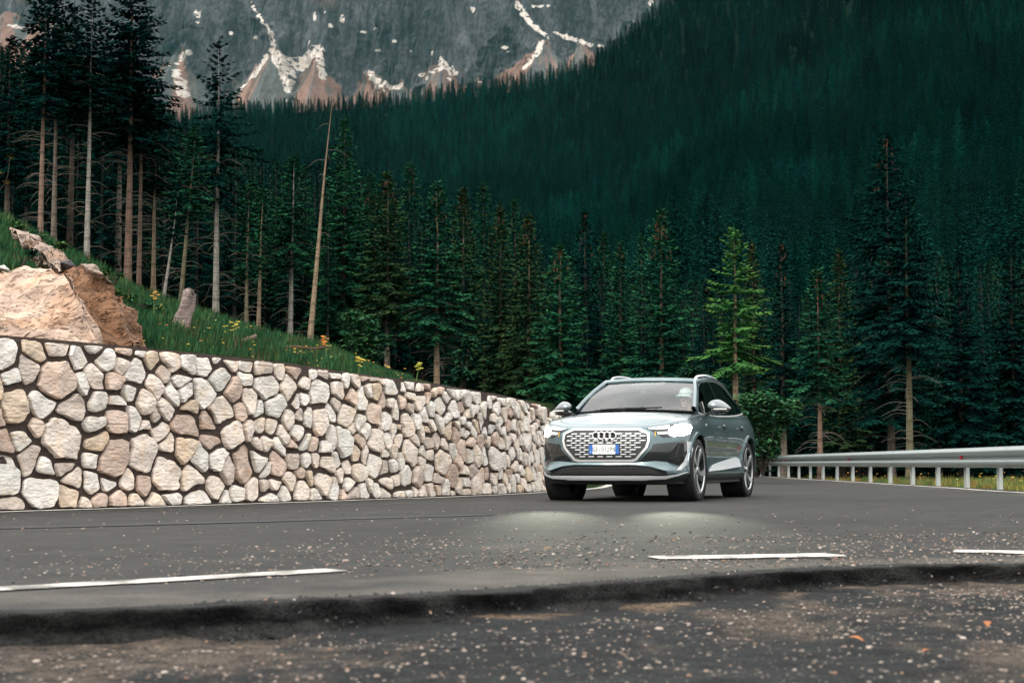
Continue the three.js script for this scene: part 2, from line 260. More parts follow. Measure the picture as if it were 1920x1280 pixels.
// ---------------------------------------------------------------- stone wall
const stoneTex = tex(512, 512, (i, j) => { const n = fbm(i / 40, j / 22, 1, 5, 13), v = fbm(i / 9, j / 5, 4, 3), k = hash3(i, j, 2) - 0.5; const c = 0.94 + 0.22 * n + 0.14 * v + 0.06 * k, stain = smooth(0.12, 0.45, fbm(i / 60, j / 60, 9, 4, 9)); return [c, c * mix(1, 0.93, stain), c * mix(1, 0.85, stain)]; });
const stoneBump = tex(512, 512, (i, j) => 0.5 + 0.5 * fbm(i / 30, j / 14, 6, 5) + 0.15 * fbm(i / 4, j / 3, 3, 2));
const rockMat = (r, g, b, rough = 0.9, more = {}) => std(lin(r, g, b), rough, { map: rep(stoneTex, 1.1), bumpMap: rep(stoneBump, 1.3), bumpScale: 0.02, ...more });
{
  const W = thing('stone_wall', 'rubble retaining wall of pale stones in dark mortar along the road', 'stone wall');
  const base = CR([[-9.2, 9.2], [-6.8, 12.1], [-4.69, 15.15], [-2.63, 18.5], [-0.9, 22], [0.51, 25.6], [0.88, 27.0]]);
  const LEN = base.getLength(), N = 600, pts = base.getSpacedPoints(N);
  const bx = (u) => { const f = clamp(u / LEN) * N, i = Math.min(N - 1, Math.floor(f)), t = f - i, p = pts[i].clone().lerp(pts[i + 1], t), q = pts[Math.max(i - 3, 0)], r = pts[Math.min(i + 4, N)], dx = r.x - q.x, dz = r.z - q.z, l = Math.hypot(dx, dz); return { p, nx: -dz / l, nz: dx / l }; };
  const wallH = (u) => { const { p } = bx(u), px = bearing(p.x, -p.z), h = EYE + slope(table([[-500, 590], [0, 627], [245, 648], [400, 664], [520, 676], [708, 704], [812, 717], [945, 739], [1019, 757], [1035, 764], [1044, 775]])(px)) * -p.z; const e = LEN - u; return h - 0.9 * Math.pow(1 - clamp(e / 0.42), 2.4); };
  const S = (u, v, o) => { const { p, nx, nz } = bx(u), k = o - 0.045 * v; return [p.x + nx * k, v, p.z + nz * k]; };
  const mortar = rockMat(0.055, 0.038, 0.031, 1);
  const front = grid(260, 24, (a, b) => { const u = a * LEN, v = mix(-0.15, 1, b) * wallH(u); return S(u, v, 0.012 * fbm(u * 7, v * 7, 3, 3)); }, { uv: (p, a, b) => [a * LEN, b * 1.6] });
  const top = grid(260, 3, (a, b) => { const u = a * LEN; return S(u, wallH(u) + (b > 0.9 ? -0.12 : 0.006 * fbm(u * 9, b, 2, 2)), -0.55 * b); }, { uv: (p, a, b) => [a * LEN, b * 0.6] });
  const end = grid(6, 10, (a, b) => { const q = S(LEN, mix(-0.15, 1, b) * wallH(LEN), -0.55 * a); return q; }, { uv: (p, a, b) => [a, b] });
  part('mortar', mergeGeometries([front, top, end]), mortar, W);
  // stones: cells between scattered seeds, each cut back by its mortar joint
  const r = rng(41), seeds = [];
  for (let tries = 0; tries < 30000; tries++) { const u = mix(0.1, LEN - 0.03, r()), v = mix(0.02, 1, r()) * wallH(u), big = r(), R = mix(0.082, 0.215, big * big * big * 0.6 + big * 0.4) * (u > 11 ? 0.84 : 0.96), e = mix(0.72, 1.35, r());
    if (seeds.every((s) => { const du = (s.u - u) / 1.16, dv = s.v - v, q = (s.R + R) * 0.88; return du * du + dv * dv > q * q; })) seeds.push({ u, v, R, e }); }
  const JOINT = LEN - 3.9, list = [];
  for (const s of seeds) {
    let poly = []; for (let k = 0; k < 12; k++) { const a = k / 12 * 2 * Math.PI; poly.push([s.u + Math.cos(a) * s.R * 1.65, s.v + Math.sin(a) * s.R * 1.65]); }
    const cut = (nx, ny, c) => { const out = []; for (let i = 0; i < poly.length; i++) { const p = poly[i], q = poly[(i + 1) % poly.length], a = p[0] * nx + p[1] * ny - c, b = q[0] * nx + q[1] * ny - c; if (a <= 0) out.push(p); if ((a < 0 && b > 0) || (a > 0 && b < 0)) { const t = a / (a - b); out.push([mix(p[0], q[0], t), mix(p[1], q[1], t)]); } } poly = out; };
    for (const o of seeds) { if (o === s) continue; const du = o.u - s.u, dv = o.v - s.v, d = Math.hypot(du, dv); if (d > 1.1) continue; const w = (d * d + s.R * s.R - o.R * o.R) / (2 * d), nx = du / d, ny = dv / d, gap = 0.011 + 0.024 * hash3(Math.round((o.u + s.u) * 100), Math.round((o.v + s.v) * 100), 1); cut(nx, ny, nx * s.u + ny * s.v + w - gap); if (poly.length < 3) break; }
    if (poly.length < 3) continue;
    cut(0, 1, wallH(s.u) - 0.022 - 0.03 * hash3(Math.round(s.u * 99), 4, 4)); cut(0, -1, -0.015); cut(1, 0, LEN - 0.05);
    if (s.u < JOINT) cut(1, 0, JOINT - 0.012); else cut(-1, 0, -JOINT - 0.012);
    if (poly.length < 3) continue;
    let area = 0; poly.forEach((p, i) => { const q = poly[(i + 1) % poly.length]; area += p[0] * q[1] - q[0] * p[1]; }); area = Math.abs(area / 2);
    if (area < 0.004) continue;
    list.push({ poly, area, u: s.u, v: s.v, s });
  }
  const kinds = [[0.78, 0.715, 0.645], [0.81, 0.75, 0.685], [0.78, 0.67, 0.575], [0.70, 0.545, 0.45], [0.56, 0.425, 0.35], [0.60, 0.505, 0.44], [0.68, 0.54, 0.41], [0.80, 0.69, 0.605], [0.70, 0.665, 0.61]].map((c) => rockMat(...c, 0.88));
  const share = [0, 1, 1, 7, 7, 2, 0, 2, 3, 7, 4, 5, 0, 7, 8, 1, 3, 1, 0, 6];
  function stone({ poly, u, v }, seed) {
    const q = rng(seed * 7 + 3); let p = []; poly.forEach((a, i) => { const b = poly[(i + 1) % poly.length], m = Math.max(1, Math.round(Math.hypot(a[0] - b[0], a[1] - b[1]) / 0.09)); for (let k = 0; k < m; k++) p.push([mix(a[0], b[0], k / m), mix(a[1], b[1], k / m)]); });
    p = p.map(([x, y]) => { const e = Math.min(1, y / 0.12, (wallH(x) - y) / 0.12); return [x + 0.06 * noise(x * 4.6, y * 4.6, 7) + 0.025 * noise(x * 11, y * 11, 8), y + 0.045 * e * noise(x * 4.3 + 50, y * 4.3, 7)]; });
    for (let k = 0; k < 2; k++) { const o = []; for (let i = 0; i < p.length; i++) { const a = p[i], b = p[(i + 1) % p.length], f = k ? 0.25 : 0.13; if (Math.hypot(a[0] - b[0], a[1] - b[1]) < 0.03) { o.push([(a[0] + b[0]) / 2, (a[1] + b[1]) / 2]); continue; } o.push([mix(a[0], b[0], f), mix(a[1], b[1], f)], [mix(a[0], b[0], 1 - f), mix(a[1], b[1], 1 - f)]); } p = o; }
    let cu = 0, cv = 0; p.forEach((a) => { cu += a[0] / p.length; cv += a[1] / p.length; });
    const proud = mix(0.03, 0.062, q()), tu = (q() - 0.5) * 0.22, tv = (q() - 0.5) * 0.22, ou = q() * 50, ov = q() * 50;
    const rings = [[1, -0.03], [1, 0.5], [0.95, 0.92], [0.70, 1], [0.36, 1.03]], n = p.length, pos = [], uv = [], idx = [];
    const put = (x, y, f, sc) => { const w = fbm(x * 7 + seed, y * 7, 2, 3), o = (f > 0 ? proud * f : f) + (sc < 0.99 ? w * 0.038 + ((x - cu) * tu + (y - cv) * tv) * (1 - sc * 0.3) : 0); pos.push(...S(x, y, o)); uv.push(x + ou, y + ov); };
    for (const [sc, f] of rings) for (const a of p) { const jag = 1 + 0.075 * noise(a[0] * 19, a[1] * 19, seed); put(cu + (a[0] - cu) * sc * jag, Math.max(0.004, cv + (a[1] - cv) * sc * jag), f, sc); }
    put(cu, cv, 1.08, 0);
    for (let k = 0; k < rings.length - 1; k++) for (let i = 0; i < n; i++) { const a = k * n + i, b = k * n + (i + 1) % n; idx.push(a, b, b + n, a, b + n, a + n); }
    for (let i = 0; i < n; i++) idx.push((rings.length - 1) * n + i, (rings.length - 1) * n + (i + 1) % n, rings.length * n);
    return toCreasedNormals(geo(pos, idx, { uv }), 0.5);
  }
  list.forEach((o, i) => { const { p } = bx(o.u), d = -p.z, px = bearing(p.x, d); o.seen = px > -20 && px < 1060 ? o.area / (d * d) : 0; o.i = i; });
  list.sort((a, b) => b.seen - a.seen);
  const rest = [];
  list.forEach((o, k) => { const g = stone(o, o.i); if (k < 298) part(k ? 'stone_' + String(k).padStart(3, '0') : 'stone', g, kinds[share[Math.floor(hash3(o.i, 5, 8) * share.length)]], W); else { const c = kinds[share[Math.floor(hash3(o.i, 5, 8) * share.length)]].color, n = g.attributes.position.count; g.setAttribute('color', new THREE.Float32BufferAttribute(Array.from({ length: n * 3 }, (_, i) => [c.r, c.g, c.b][i % 3]), 3)); rest.push(g); } });
  part('small_stones', mergeGeometries(rest), rockMat(1, 1, 1, 0.88, { vertexColors: true }), W, 'stuff');
  console.log('stones', list.length, 'rest', rest.length);
}

// ---------------------------------------------------------------- guardrail
const galv = std(lin(0.33, 0.37, 0.365), 0.5, { metalness: 0.7, bumpMap: rep(stoneBump, 2), bumpScale: 0.002 });
{
  const G = thing('guardrail', 'galvanised steel crash barrier on posts along the outer edge of the bend', 'guardrail', [8.16, 0, -27.8]);
  const path = CR([[7.2, 13], [7.75, 20], [8.16, 27.8], [8.6, 44], [9.06, 62], [9.3, 80], [9, 95]]), LEN = path.getLength(), N = 400, pts = path.getSpacedPoints(N);
  const loc = (p) => [p.x - 8.16, p.y, p.z + 27.8];
  const fr = (s) => { const i = Math.min(N - 1, Math.round(s / LEN * N)), p = pts[i], q = pts[i + 1], dx = q.x - p.x, dz = q.z - p.z, l = Math.hypot(dx, dz), f = s / LEN * N - i; return { p: V(p.x + dx * f, 0, p.z + dz * f), tx: dx / l, tz: dz / l }; };
  // W profile: [towards the road, height]
  const prof = [[0.0, 0.40], [0.012, 0.415], [0.05, 0.44], [0.083, 0.465], [0.083, 0.505], [0.05, 0.53], [0.004, 0.555], [0.004, 0.595], [0.05, 0.62], [0.083, 0.645], [0.083, 0.685], [0.05, 0.71], [0.012, 0.735], [0.0, 0.75]].map(([a, h]) => [a, h - 0.03]);
  const pc = new THREE.CatmullRomCurve3(prof.map(([a, h]) => V(a, h, 0)), false, 'catmullrom', 0.3);
  const PITCHM = 2.3; let k = 0;
  const mk = (s0, s1, lift) => { const g = grid(10, 40, (u, v) => { const { p, tx, tz } = fr(mix(s0, s1, u)), q = pc.getPoint(v); const nx = tz, nz = -tx; return loc(V(p.x + nx * (q.x + 0.07 + lift), q.y, p.z + nz * (q.x + 0.07 + lift))); }, { uv: (p, u, v) => [mix(s0, s1, u), v * 0.5] });
    const h = g.clone(); h.translate(-0.004, 0, 0); return mergeGeometries([g, h]); };
  for (let s = 0; s < LEN - 0.5; s += 4.6, k++) part(k ? 'rail_panel_' + String(k).padStart(3, '0') : 'rail_panel', mk(s, Math.min(s + 4.75, LEN - 0.05), (k % 2) * 0.004), galv, G);
  const C = 0.082, cs = [[-C, -0.03], [C, -0.03], [C, 0.03], [C - 0.008, 0.03], [C - 0.008, -0.022], [-C + 0.008, -0.022], [-C + 0.008, 0.03], [-C, 0.03]];
  const sh = new THREE.Shape(cs.map(([a, b]) => new THREE.Vector2(a, b))), pg = new THREE.ExtrudeGeometry(sh, { depth: 0.95, bevelEnabled: false }).rotateX(-Math.PI / 2).translate(0, -0.25, 0);
  const spacer = new RoundedBoxGeometry(0.09, 0.16, 0.09, 2, 0.012), refl = new RoundedBoxGeometry(0.02, 0.12, 0.15, 2, 0.006), bolt = new THREE.CylinderGeometry(0.014, 0.014, 0.012, 8).rotateZ(Math.PI / 2);
  const postMat = std(lin(0.45, 0.48, 0.46), 0.6, { metalness: 0.35, bumpMap: rep(stoneBump, 2), bumpScale: 0.002 }), red = phys(lin(0.62, 0.02, 0.02), 0.35);
  const s28 = pts.reduce((b, p, i) => (Math.abs(-p.z - 27.8) < Math.abs(-pts[b].z - 27.8) ? i : b), 0) / N * LEN;
  let n = 0;
  for (let s = s28 % PITCHM; s < LEN - 1; s += PITCHM, n++) {
    const { p, tx, tz } = fr(s), yaw = Math.atan2(-tz, tx) ; const nx = tz, nz = -tx;
    const m = part(n ? 'post_' + String(n).padStart(3, '0') : 'post', pg, postMat, G); m.position.set(...loc(p)); m.rotation.y = yaw + (hash3(n, 2, 2) - 0.5) * 0.05;
    const b = part('spacer', spacer, galv, G); b.position.set(...loc(V(p.x + nx * 0.045, 0.54, p.z + nz * 0.045))); b.rotation.y = yaw;
    const c = part('bolt', bolt, postMat, G); c.position.set(...loc(V(p.x + nx * 0.083, 0.545, p.z + nz * 0.083))); c.rotation.y = yaw + Math.PI / 2;
    if ((n - Math.round((s28 - s28 % PITCHM) / PITCHM) + 100) % 5 === 1) { const e = part('reflector', refl, red, G); e.position.set(...loc(V(p.x + nx * 0.10, 0.585, p.z + nz * 0.10))); e.rotation.y = yaw + Math.PI / 2; }
  }
}

// ---------------------------------------------------------------- boulders, stump, logs
const tess = (g, edge, it = 6) => new TessellateModifier(edge, it).modify(g.index ? g.toNonIndexed() : g);
function rock(points, seed, edge = 0.12, amp = 0.05, freq = 3) {
  let g = new ConvexGeometry(points); g.deleteAttribute('uv'); g = mergeVertices(tess(g, edge, 7), 1e-3); g.deleteAttribute('normal'); g.computeVertexNormals();
  const p = g.attributes.position, n = g.attributes.normal, uv = [];
  for (let i = 0; i < p.count; i++) { const x = p.getX(i), y = p.getY(i), z = p.getZ(i), w = amp * (fbm(x * freq, y * freq * 1.2, z * freq + seed, 4) * 1.6 - Math.abs(fbm(x * freq * 2.2 + 5, y * freq * 1.4 - x, z * freq * 2 + seed, 3))); p.setXYZ(i, x + n.getX(i) * w, y + n.getY(i) * w, z + n.getZ(i) * w); uv.push(x * 0.8 + z * 0.6 + y * 0.2, y); }
  g.setAttribute('uv', new THREE.Float32BufferAttribute(uv, 2)); g = toCreasedNormals(g, 0.9); return g;
}
const cragTex = tex(512, 512, (i, j) => { const n = fbm(i / 46, j / 26, 21, 5, 11), v = Math.abs(fbm(i / 20, j / 14, 24, 4)), pit = smooth(0.2, 0.42, fbm(i / 9, j / 6, 27, 4)), st = smooth(0.02, 0.35, fbm(i / 70, j / 50, 29, 4)); const c = (0.92 + 0.4 * n - 0.5 * (0.12 - Math.min(v, 0.12)) * 4) * (1 - 0.42 * pit); return [c * mix(1, 1.0, st), c * mix(1, 0.88, st), c * mix(1, 0.77, st)]; });
const cragMat = (r, g, b, k) => std(lin(r, g, b), 0.95, { map: rep(cragTex, 0.7), bumpMap: rep(cragTex, 0.7), bumpScale: k });
const pinkRock = cragMat(0.53, 0.385, 0.30, 0.04), brownRock = cragMat(0.22, 0.115, 0.062, 0.06), paleRock = cragMat(0.36, 0.275, 0.225, 0.05);
function boulder(label, front, dFront, depth, shrink, mat, seed, amp = 0.07, fr = 2.6) {
  const c = front.map(([x, y, dd = 0]) => at(x, y, dFront + dd)), mid = c.reduce((a, p) => a.add(p), V(0, 0, 0)).multiplyScalar(1 / c.length), low = Math.min(...c.map((p) => p.y));
  const o = V(mid.x, low, mid.z), all = [];
  for (const p of c) { all.push(p.clone().sub(o)); const b = mid.clone().lerp(p, shrink); b.z -= depth; b.y = Math.max(low, b.y - 0.1); all.push(b.sub(o)); }
  all.push(V(0, (mid.y - low) * 1.02, 0.22));
  const m = part('boulder', rock(all, seed, 0.05, amp, fr), mat, scene); m.position.copy(o); return tag(m, label, 'boulder');
}
boulder('large pale pinkish boulder leaning behind the wall at the left edge', [[-230, 640, -0.4], [-200, 540], [-60, 500, 0.2], [60, 503, 0.3], [118, 520, 0.2], [150, 570], [192, 656, -0.1], [0, 655, -0.5], [-120, 655, -0.5]], 16.6, 1.3, 0.75, pinkRock, 5, 0.10, 3.4);
boulder('rusty brown boulder with a pale slanting edge right of the pale boulder', [[95, 508, 0.7], [150, 498, 0.7], [186, 508, 0.5], [206, 545, 0.2], [246, 640, 0], [243, 664, 0], [170, 668, -0.25], [128, 590, 0.1]], 17.3, 1.2, 0.8, brownRock, 9, 0.11, 4.5);
boulder('flat pale rock slab lying on top of the rusty boulder', [[150, 494], [180, 498], [195, 515], [188, 524], [160, 516]], 17.5, 0.5, 0.8, paleRock, 12, 0.05, 6);
boulder('long pinkish rock ridge sloping up the bank above the boulders', [[15, 428, 2], [40, 428, 2], [85, 462, 1], [122, 485, 0.5], [140, 505], [110, 512], [62, 482, 1]], 19.5, 0.7, 0.85, paleRock, 15, 0.11, 5);
boulder('small white rock in grass at the left edge', [[-8, 500], [8, 496], [18, 506], [8, 514], [-6, 513]], 18, 0.25, 0.8, rockMat(0.6, 0.57, 0.53), 17, 0.02, 6);
boulder('dark stone wedged on the bank above the rusty boulder', [[112, 490], [132, 487], [142, 500], [130, 510], [112, 505]], 18.2, 0.3, 0.8, rockMat(0.06, 0.055, 0.06), 19, 0.02, 6);
const barkTex = tex(256, 512, (i, j) => { const n = fbm(i / 16, j / 70, 1, 4, 16), k = fbm(i / 6, j / 14, 3, 3), ring = smooth(0.25, 0.5, noise(j / 9, 3) * 0.7 + 0.3 * n); const c = 0.66 + 0.4 * n + 0.34 * k - 0.28 * ring; return [c * 1.03, c, c * 0.96]; });
const bark = (r, g, b) => std(lin(r, g, b), 0.95, { map: rep(barkTex, 2, 9), bumpMap: rep(barkTex, 2, 9), bumpScale: 0.02 });
{
  const p0 = at(338, 622, 24), p1 = at(352, 545, 24), ring = [];
  const m = part('stump', (() => { const g = grid(20, 22, (u, v) => { const a = u * 2 * Math.PI, p = p0.clone().lerp(p1, v).sub(p0), r = mix(0.145, 0.085, v) * (1 + 0.18 * Math.sin(a * 3 + v * 4) + 0.25 * fbm(Math.cos(a) * 2, v * 5, Math.sin(a) * 2, 3)) * (v > 0.97 ? 0.2 : 1), jag = v > 0.9 ? 0.09 * noise(a * 2.2, 5) : 0; return [p.x - 0.02 + Math.cos(a) * r + 0.05 * v, p.y + jag - (v === 0 ? 0.1 : 0), p.z + Math.sin(a) * r]; }, { uv: (p, u, v) => [u, v * 0.4] }); return g; })(), bark(0.42, 0.33, 0.31), scene);
  m.position.copy(p0); tag(m, 'broken grey pink tree stump leaning in the grass behind the wall', 'stump');
  const logs = [[[440, 652], [480, 630], 0.05, 'bare pinkish log lying slanted on the bank behind the wall'], [[452, 640], [472, 632], 0.03, 'short broken branch lying across the pinkish log'], [[455, 650], [478, 646], 0.035, 'short dark log stub below the slanted pinkish log']];
  logs.forEach(([a, b, r, label], i) => { const d = 24 + i * 0.15, A0 = at(...a, d), B0 = at(...b, d + 0.2), q = part('log', tube([V(0, 0, 0), B0.clone().sub(A0).multiplyScalar(0.5).add(V(0, 0.01, 0)), B0.clone().sub(A0)], (t) => r * (1 - 0.3 * t), 9), bark(i === 2 ? 0.15 : 0.42, i === 2 ? 0.09 : 0.28, i === 2 ? 0.07 : 0.22), scene); q.position.copy(A0); tag(q, label, 'log'); });
  const r2 = part('dead_branch', tube([V(0, 0, 0), V(0.25, 0.04, 0.05), V(0.55, 0.02, -0.1), V(0.8, 0.06, -0.12)], (t) => 0.03 * (1 - 0.5 * t), 7), bark(0.3, 0.14, 0.1), scene); r2.position.copy(at(520, 655, 26)); tag(r2, 'reddish dead branch lying at the foot of the pale thin trunk', 'branch');
}

// ---------------------------------------------------------------- loose gravel on the road and in the lay-by
{
  const r = rng(77);
  const peb = (s) => { let g = mergeVertices(new THREE.IcosahedronGeometry(1, 1).deleteAttribute('uv').deleteAttribute('normal'), 1e-3); const p = g.attributes.position; for (let i = 0; i < p.count; i++) { const k = 1 + 0.35 * fbm(p.getX(i) * 1.3 + s, p.getY(i) * 1.3, p.getZ(i) * 1.3, 2); p.setXYZ(i, p.getX(i) * k, p.getY(i) * k * 0.62, p.getZ(i) * k * 0.85); } g = g.toNonIndexed(); g.computeVertexNormals(); return g; };
  const cols = [[0.16, 0.13, 0.11], [0.26, 0.20, 0.165], [0.07, 0.065, 0.06], [0.035, 0.038, 0.04], [0.30, 0.25, 0.21], [0.2, 0.12, 0.085], [0.36, 0.31, 0.27]];
  for (let k = 0; k < 3; k++) {
    const L = [];
    const put = (x, z, y, s) => { const c = cols[Math.floor(r() * r() * 1.35 * cols.length) % cols.length]; L.push({ p: V(x, y + s * 0.25, z), ry: r() * 6.3, rx: (r() - 0.5) * 0.5, s: V(s * mix(0.8, 1.4, r()), s * mix(0.6, 1, r()), s), c: lin(...c) }); };
    for (let i = 0; i < 900; i++) { // along the edge line, thickest to the right
      const t = Math.pow(r(), 0.58), px = mix(-60, 2000, t), py = mix(1000, 1062, Math.pow(r(), 1.3)) + mix(28, -4, t) * (r() + 0.3) + (t < 0.3 ? 20 * r() : 0), p = onRoad(px, py); put(p.x, p.z, 0, mix(0.004, 0.0115, r() * r()) * (r() > 0.97 ? 1.5 : 1)); }
    for (let i = 0; i < 110; i++) { const p = onRoad(mix(0, 1920, r()), mix(955, 1005, r())); put(p.x, p.z, 0, mix(0.004, 0.011, r())); }
    for (let i = 0; i < 26000; i++) { const x = mix(-3.4, 4.2, r()), d = mix(2.3, 7.2, r()), j = nearest(B, x, -d), off = B[j].z * -1 - d; if (off < 0.1) continue; const heap = smooth(1.2, 2.6, x) * smooth(5.3, 6.4, d); if (r() > 0.30 + heap) continue; put(x, -d, layY(x, d) - 0.0005, mix(0.002, 0.008, Math.pow(r(), 3.2)) * (r() > 0.985 ? 1.7 : 1)); }
    for (let i = 0; i < 5200; i++) { const j = Math.floor(mix(40, NU * 0.62, r())), p = B[j].clone().lerp(B[j + 1], r()), q = B[j + 1], a = B[j - 1], tx = q.x - a.x, tz = q.z - a.z, l = Math.hypot(tx, tz), o = mix(-0.16, 0.22, r()), s = mix(0.002, 0.0075, Math.pow(r(), 2.5)), y = o < 0.02 ? 0.004 : mix(0, -0.085, smooth(0.0, 0.1, o)), dark = r() < 0.82; L.push({ p: V(p.x - (tz / l) * o, y, p.z + (tx / l) * o), ry: r() * 6, rx: r(), s: V(s * 1.3, s, s), c: dark ? lin(0.03, 0.032, 0.033) : lin(...cols[Math.floor(r() * 7)]) }); }
    stuff('gravel', peb(k * 9 + 1), std(0xffffff, 0.95), L, ['fine loose pale gravel scattered along the broken edge line', 'coarser loose gravel strewn over the lay-by and road edge', 'mixed dark and pale pebbles on the asphalt in front'][k], 'gravel');
  }
  const leafG = grid(4, 2, (u, v) => [(u - 0.5) * 0.07, 0.012 * Math.sin(u * 3) + 0.004, (v - 0.5) * 0.034 * Math.sin(Math.PI * clamp(u, 0.04, 0.96))]);
  const leafM = [std(lin(0.36, 0.13, 0.03), 0.8), std(lin(0.28, 0.09, 0.03), 0.8)];
  [[1026, 1032, 0, 'rust brown leaf lying on the road left of the middle edge dash'], [1852, 1175, -0.075, 'orange leaf lying on gravel in the lay-by at right'], [1605, 1204, -0.075, 'small reddish leaf on the dark lay-by asphalt'], [1737, 1226, -0.075, 'pale orange leaf lowest on the lay-by at right'], [1262, 1016, 0, 'small curled brown leaf on the road below the headlight beam']].forEach(([x, y, h, label], i) => { const m = part('fallen_leaf', leafG, leafM[i % 2], scene); m.position.copy(onRoad(x, y, h)); m.position.y += 0.006; m.rotation.set(0.1, i * 1.3, 0.1); m.scale.setScalar(i > 2 ? 0.5 : 0.7); tag(m, label, 'leaf'); });
}
// ---------------------------------------------------------------- the car: +x its left, +y up, +z forward, origin on the road below the front axle
const paintM = phys(lin(0.112, 0.165, 0.18), 0.30, { metalness: 0.55, clearcoat: 1, clearcoatRoughness: 0.04 });
const gloss = phys(lin(0.012, 0.014, 0.015), 0.12, { clearcoat: 1, clearcoatRoughness: 0.05 }), plastic = std(lin(0.018, 0.02, 0.021), 0.6), black = std(lin(0.006, 0.006, 0.007), 0.8);
const chrome = std(lin(0.85, 0.85, 0.85), 0.25, { metalness: 0.6 }), silver = std(lin(0.68, 0.70, 0.71), 0.4, { metalness: 0.1 }), mirrorM = phys(lin(0.19, 0.215, 0.225), 0.3, { metalness: 0.5, clearcoat: 1, clearcoatRoughness: 0.05 }), rubber = std(lin(0.012, 0.012, 0.013), 0.85);
const glassM = phys(lin(0.80, 0.86, 0.85), 0.03, { transmission: 1, thickness: 0, ior: 1.8 }), tint = phys(lin(0.20, 0.24, 0.235), 0.03, { transmission: 1, thickness: 0, ior: 1.5 });
const CAR_A = 0.349;
{
  const car = thing('car', 'grey blue metallic electric SUV with lit headlights driving round the bend', 'car', [1.359, 0, -19.806]); car.rotation.y = -CAR_A;
  const cr = (p, t) => { const n = p.length - 1, f = clamp(t) * n, i = Math.min(n - 1, Math.floor(f)), u = f - i, a = p[Math.max(i - 1, 0)], b = p[i], c = p[i + 1], d = p[Math.min(i + 2, n)]; return b.map((_, k) => { const A = a[k], B = b[k], C = c[k], D = d[k]; return 0.5 * (2 * B + (C - A) * u + (2 * A - 5 * B + 4 * C - D) * u * u + (3 * B - A - 3 * C + D) * u * u * u); }); };
  // plan of the body at its widest: columns from the middle of the nose round the side to the middle of the tail
  const P = [[0, 0.865], [0.32, 0.85], [0.56, 0.80], [0.73, 0.70], [0.835, 0.54], [0.885, 0.30], [0.905, 0], [0.905, -0.5], [0.91, -1.3], [0.912, -2.1], [0.925, -2.76], [0.89, -3.25], [0.76, -3.53], [0.45, -3.66], [0, -3.69]];
  const wf = [1, 1, 0.95, 0.8, 0.5, 0.15, 0, 0, 0, 0, 0, 0.15, 0.6, 1, 1], front = (c) => c < 7;
  const zc = [0.66, 0.62, 0.55, 0.46, 0.36, 0.2, 0, -0.5, -1.3, -2.1, -2.76, -3.2, -3.45, -3.52, -3.55];
  const side = (c) => clamp(P[c][0] / 0.9), row = (y, ds, df) => P.map(([x, z], c) => [Math.max(0, x - (typeof ds === 'function' ? ds(c) : ds) * side(c)), typeof y === 'function' ? y(c) : y, z - Math.sign(z + 0.6) * wf[c] * df]);
  const pick = (a) => (c) => a[c];
  const doors = (v) => (c) => (c >= 7 && c <= 9 ? v : c === 6 || c === 10 ? 0 : 0);
  const net = [
    zc.map((z, c) => [0, 0.21, z * 0.96]),
    row(0.195, 0.14, 0.13), row(0.235, 0.05, 0.05), row(0.31, (c) => (c >= 7 && c <= 9 ? 0.012 : 0), 0.0), row(0.42, doors(0.03), 0.015), row(0.54, doors(0.04), -0.004),
    row(0.66, doors(0.022), 0.0), row(pick([0.765, 0.765, 0.765, 0.765, 0.765, 0.77, 0.78, 0.78, 0.78, 0.79, 0.80, 0.80, 0.80, 0.80, 0.80]), doors(0.012), 0.018),
    row(pick([0.83, 0.83, 0.835, 0.84, 0.85, 0.865, 0.88, 0.89, 0.89, 0.90, 0.91, 0.91, 0.91, 0.91, 0.91]), (c) => (c > 5 ? 0.018 : 0.01), 0.045),
    row(pick([0.862, 0.864, 0.87, 0.885, 0.908, 0.935, 0.96, 0.985, 0.985, 1.0, 1.02, 1.03, 1.04, 1.05, 1.05]), (c) => (c > 5 ? 0.075 : 0.045), 0.085),
    row(pick([0.875, 0.878, 0.888, 0.908, 0.938, 0.968, 0.995, 1.035, 1.035, 1.05, 1.07, 1.09, 1.10, 1.10, 1.10]), (c) => (c > 5 ? 0.125 : 0.11), 0.125),
    zc.map((z, c) => { const [x, zz] = P[c]; const k = c < 7 ? 0.52 : 0.5; return [x * k, [0.893, 0.899, 0.915, 0.945, 0.978, 1.010, 1.042, 1.05, 1.03, 1.03, 1.05, 1.10, 1.10, 1.10, 1.10][c], c < 7 ? mix(zz - 0.125 * wf[c], z, 0.5) : mix(zz, z, 0.8)]; }),
    zc.map((z, c) => [0, [0.906, 0.916, 0.933, 0.957, 0.984, 1.020, 1.056, 1.06, 1.03, 1.03, 1.05, 1.10, 1.10, 1.10, 1.10][c], z]),
  ];
  const NC = 110, NR = 72, hp = [];
  const surf = (u, v) => cr(net.map((r) => cr(r, u)), v);
  const warp = (u) => mix(u, Math.pow(u, 1.25), 0.8);
  for (let j = 0; j <= NR; j++) for (let i = 0; i <= NC; i++) { const p = surf(warp(i / NC), j / NR); if (j === 0 || j === NR || i === 0 || i === NC) p[0] = 0; p[0] = Math.max(0, p[0]); hp.push(p); }
  const tri = []; for (let j = 0; j < NR; j++) for (let i = 0; i < NC; i++) { const a = j * (NC + 1) + i, b = a + 1, c = a + NC + 1, d = c + 1; tri.push([a, b, d], [a, d, c]); }
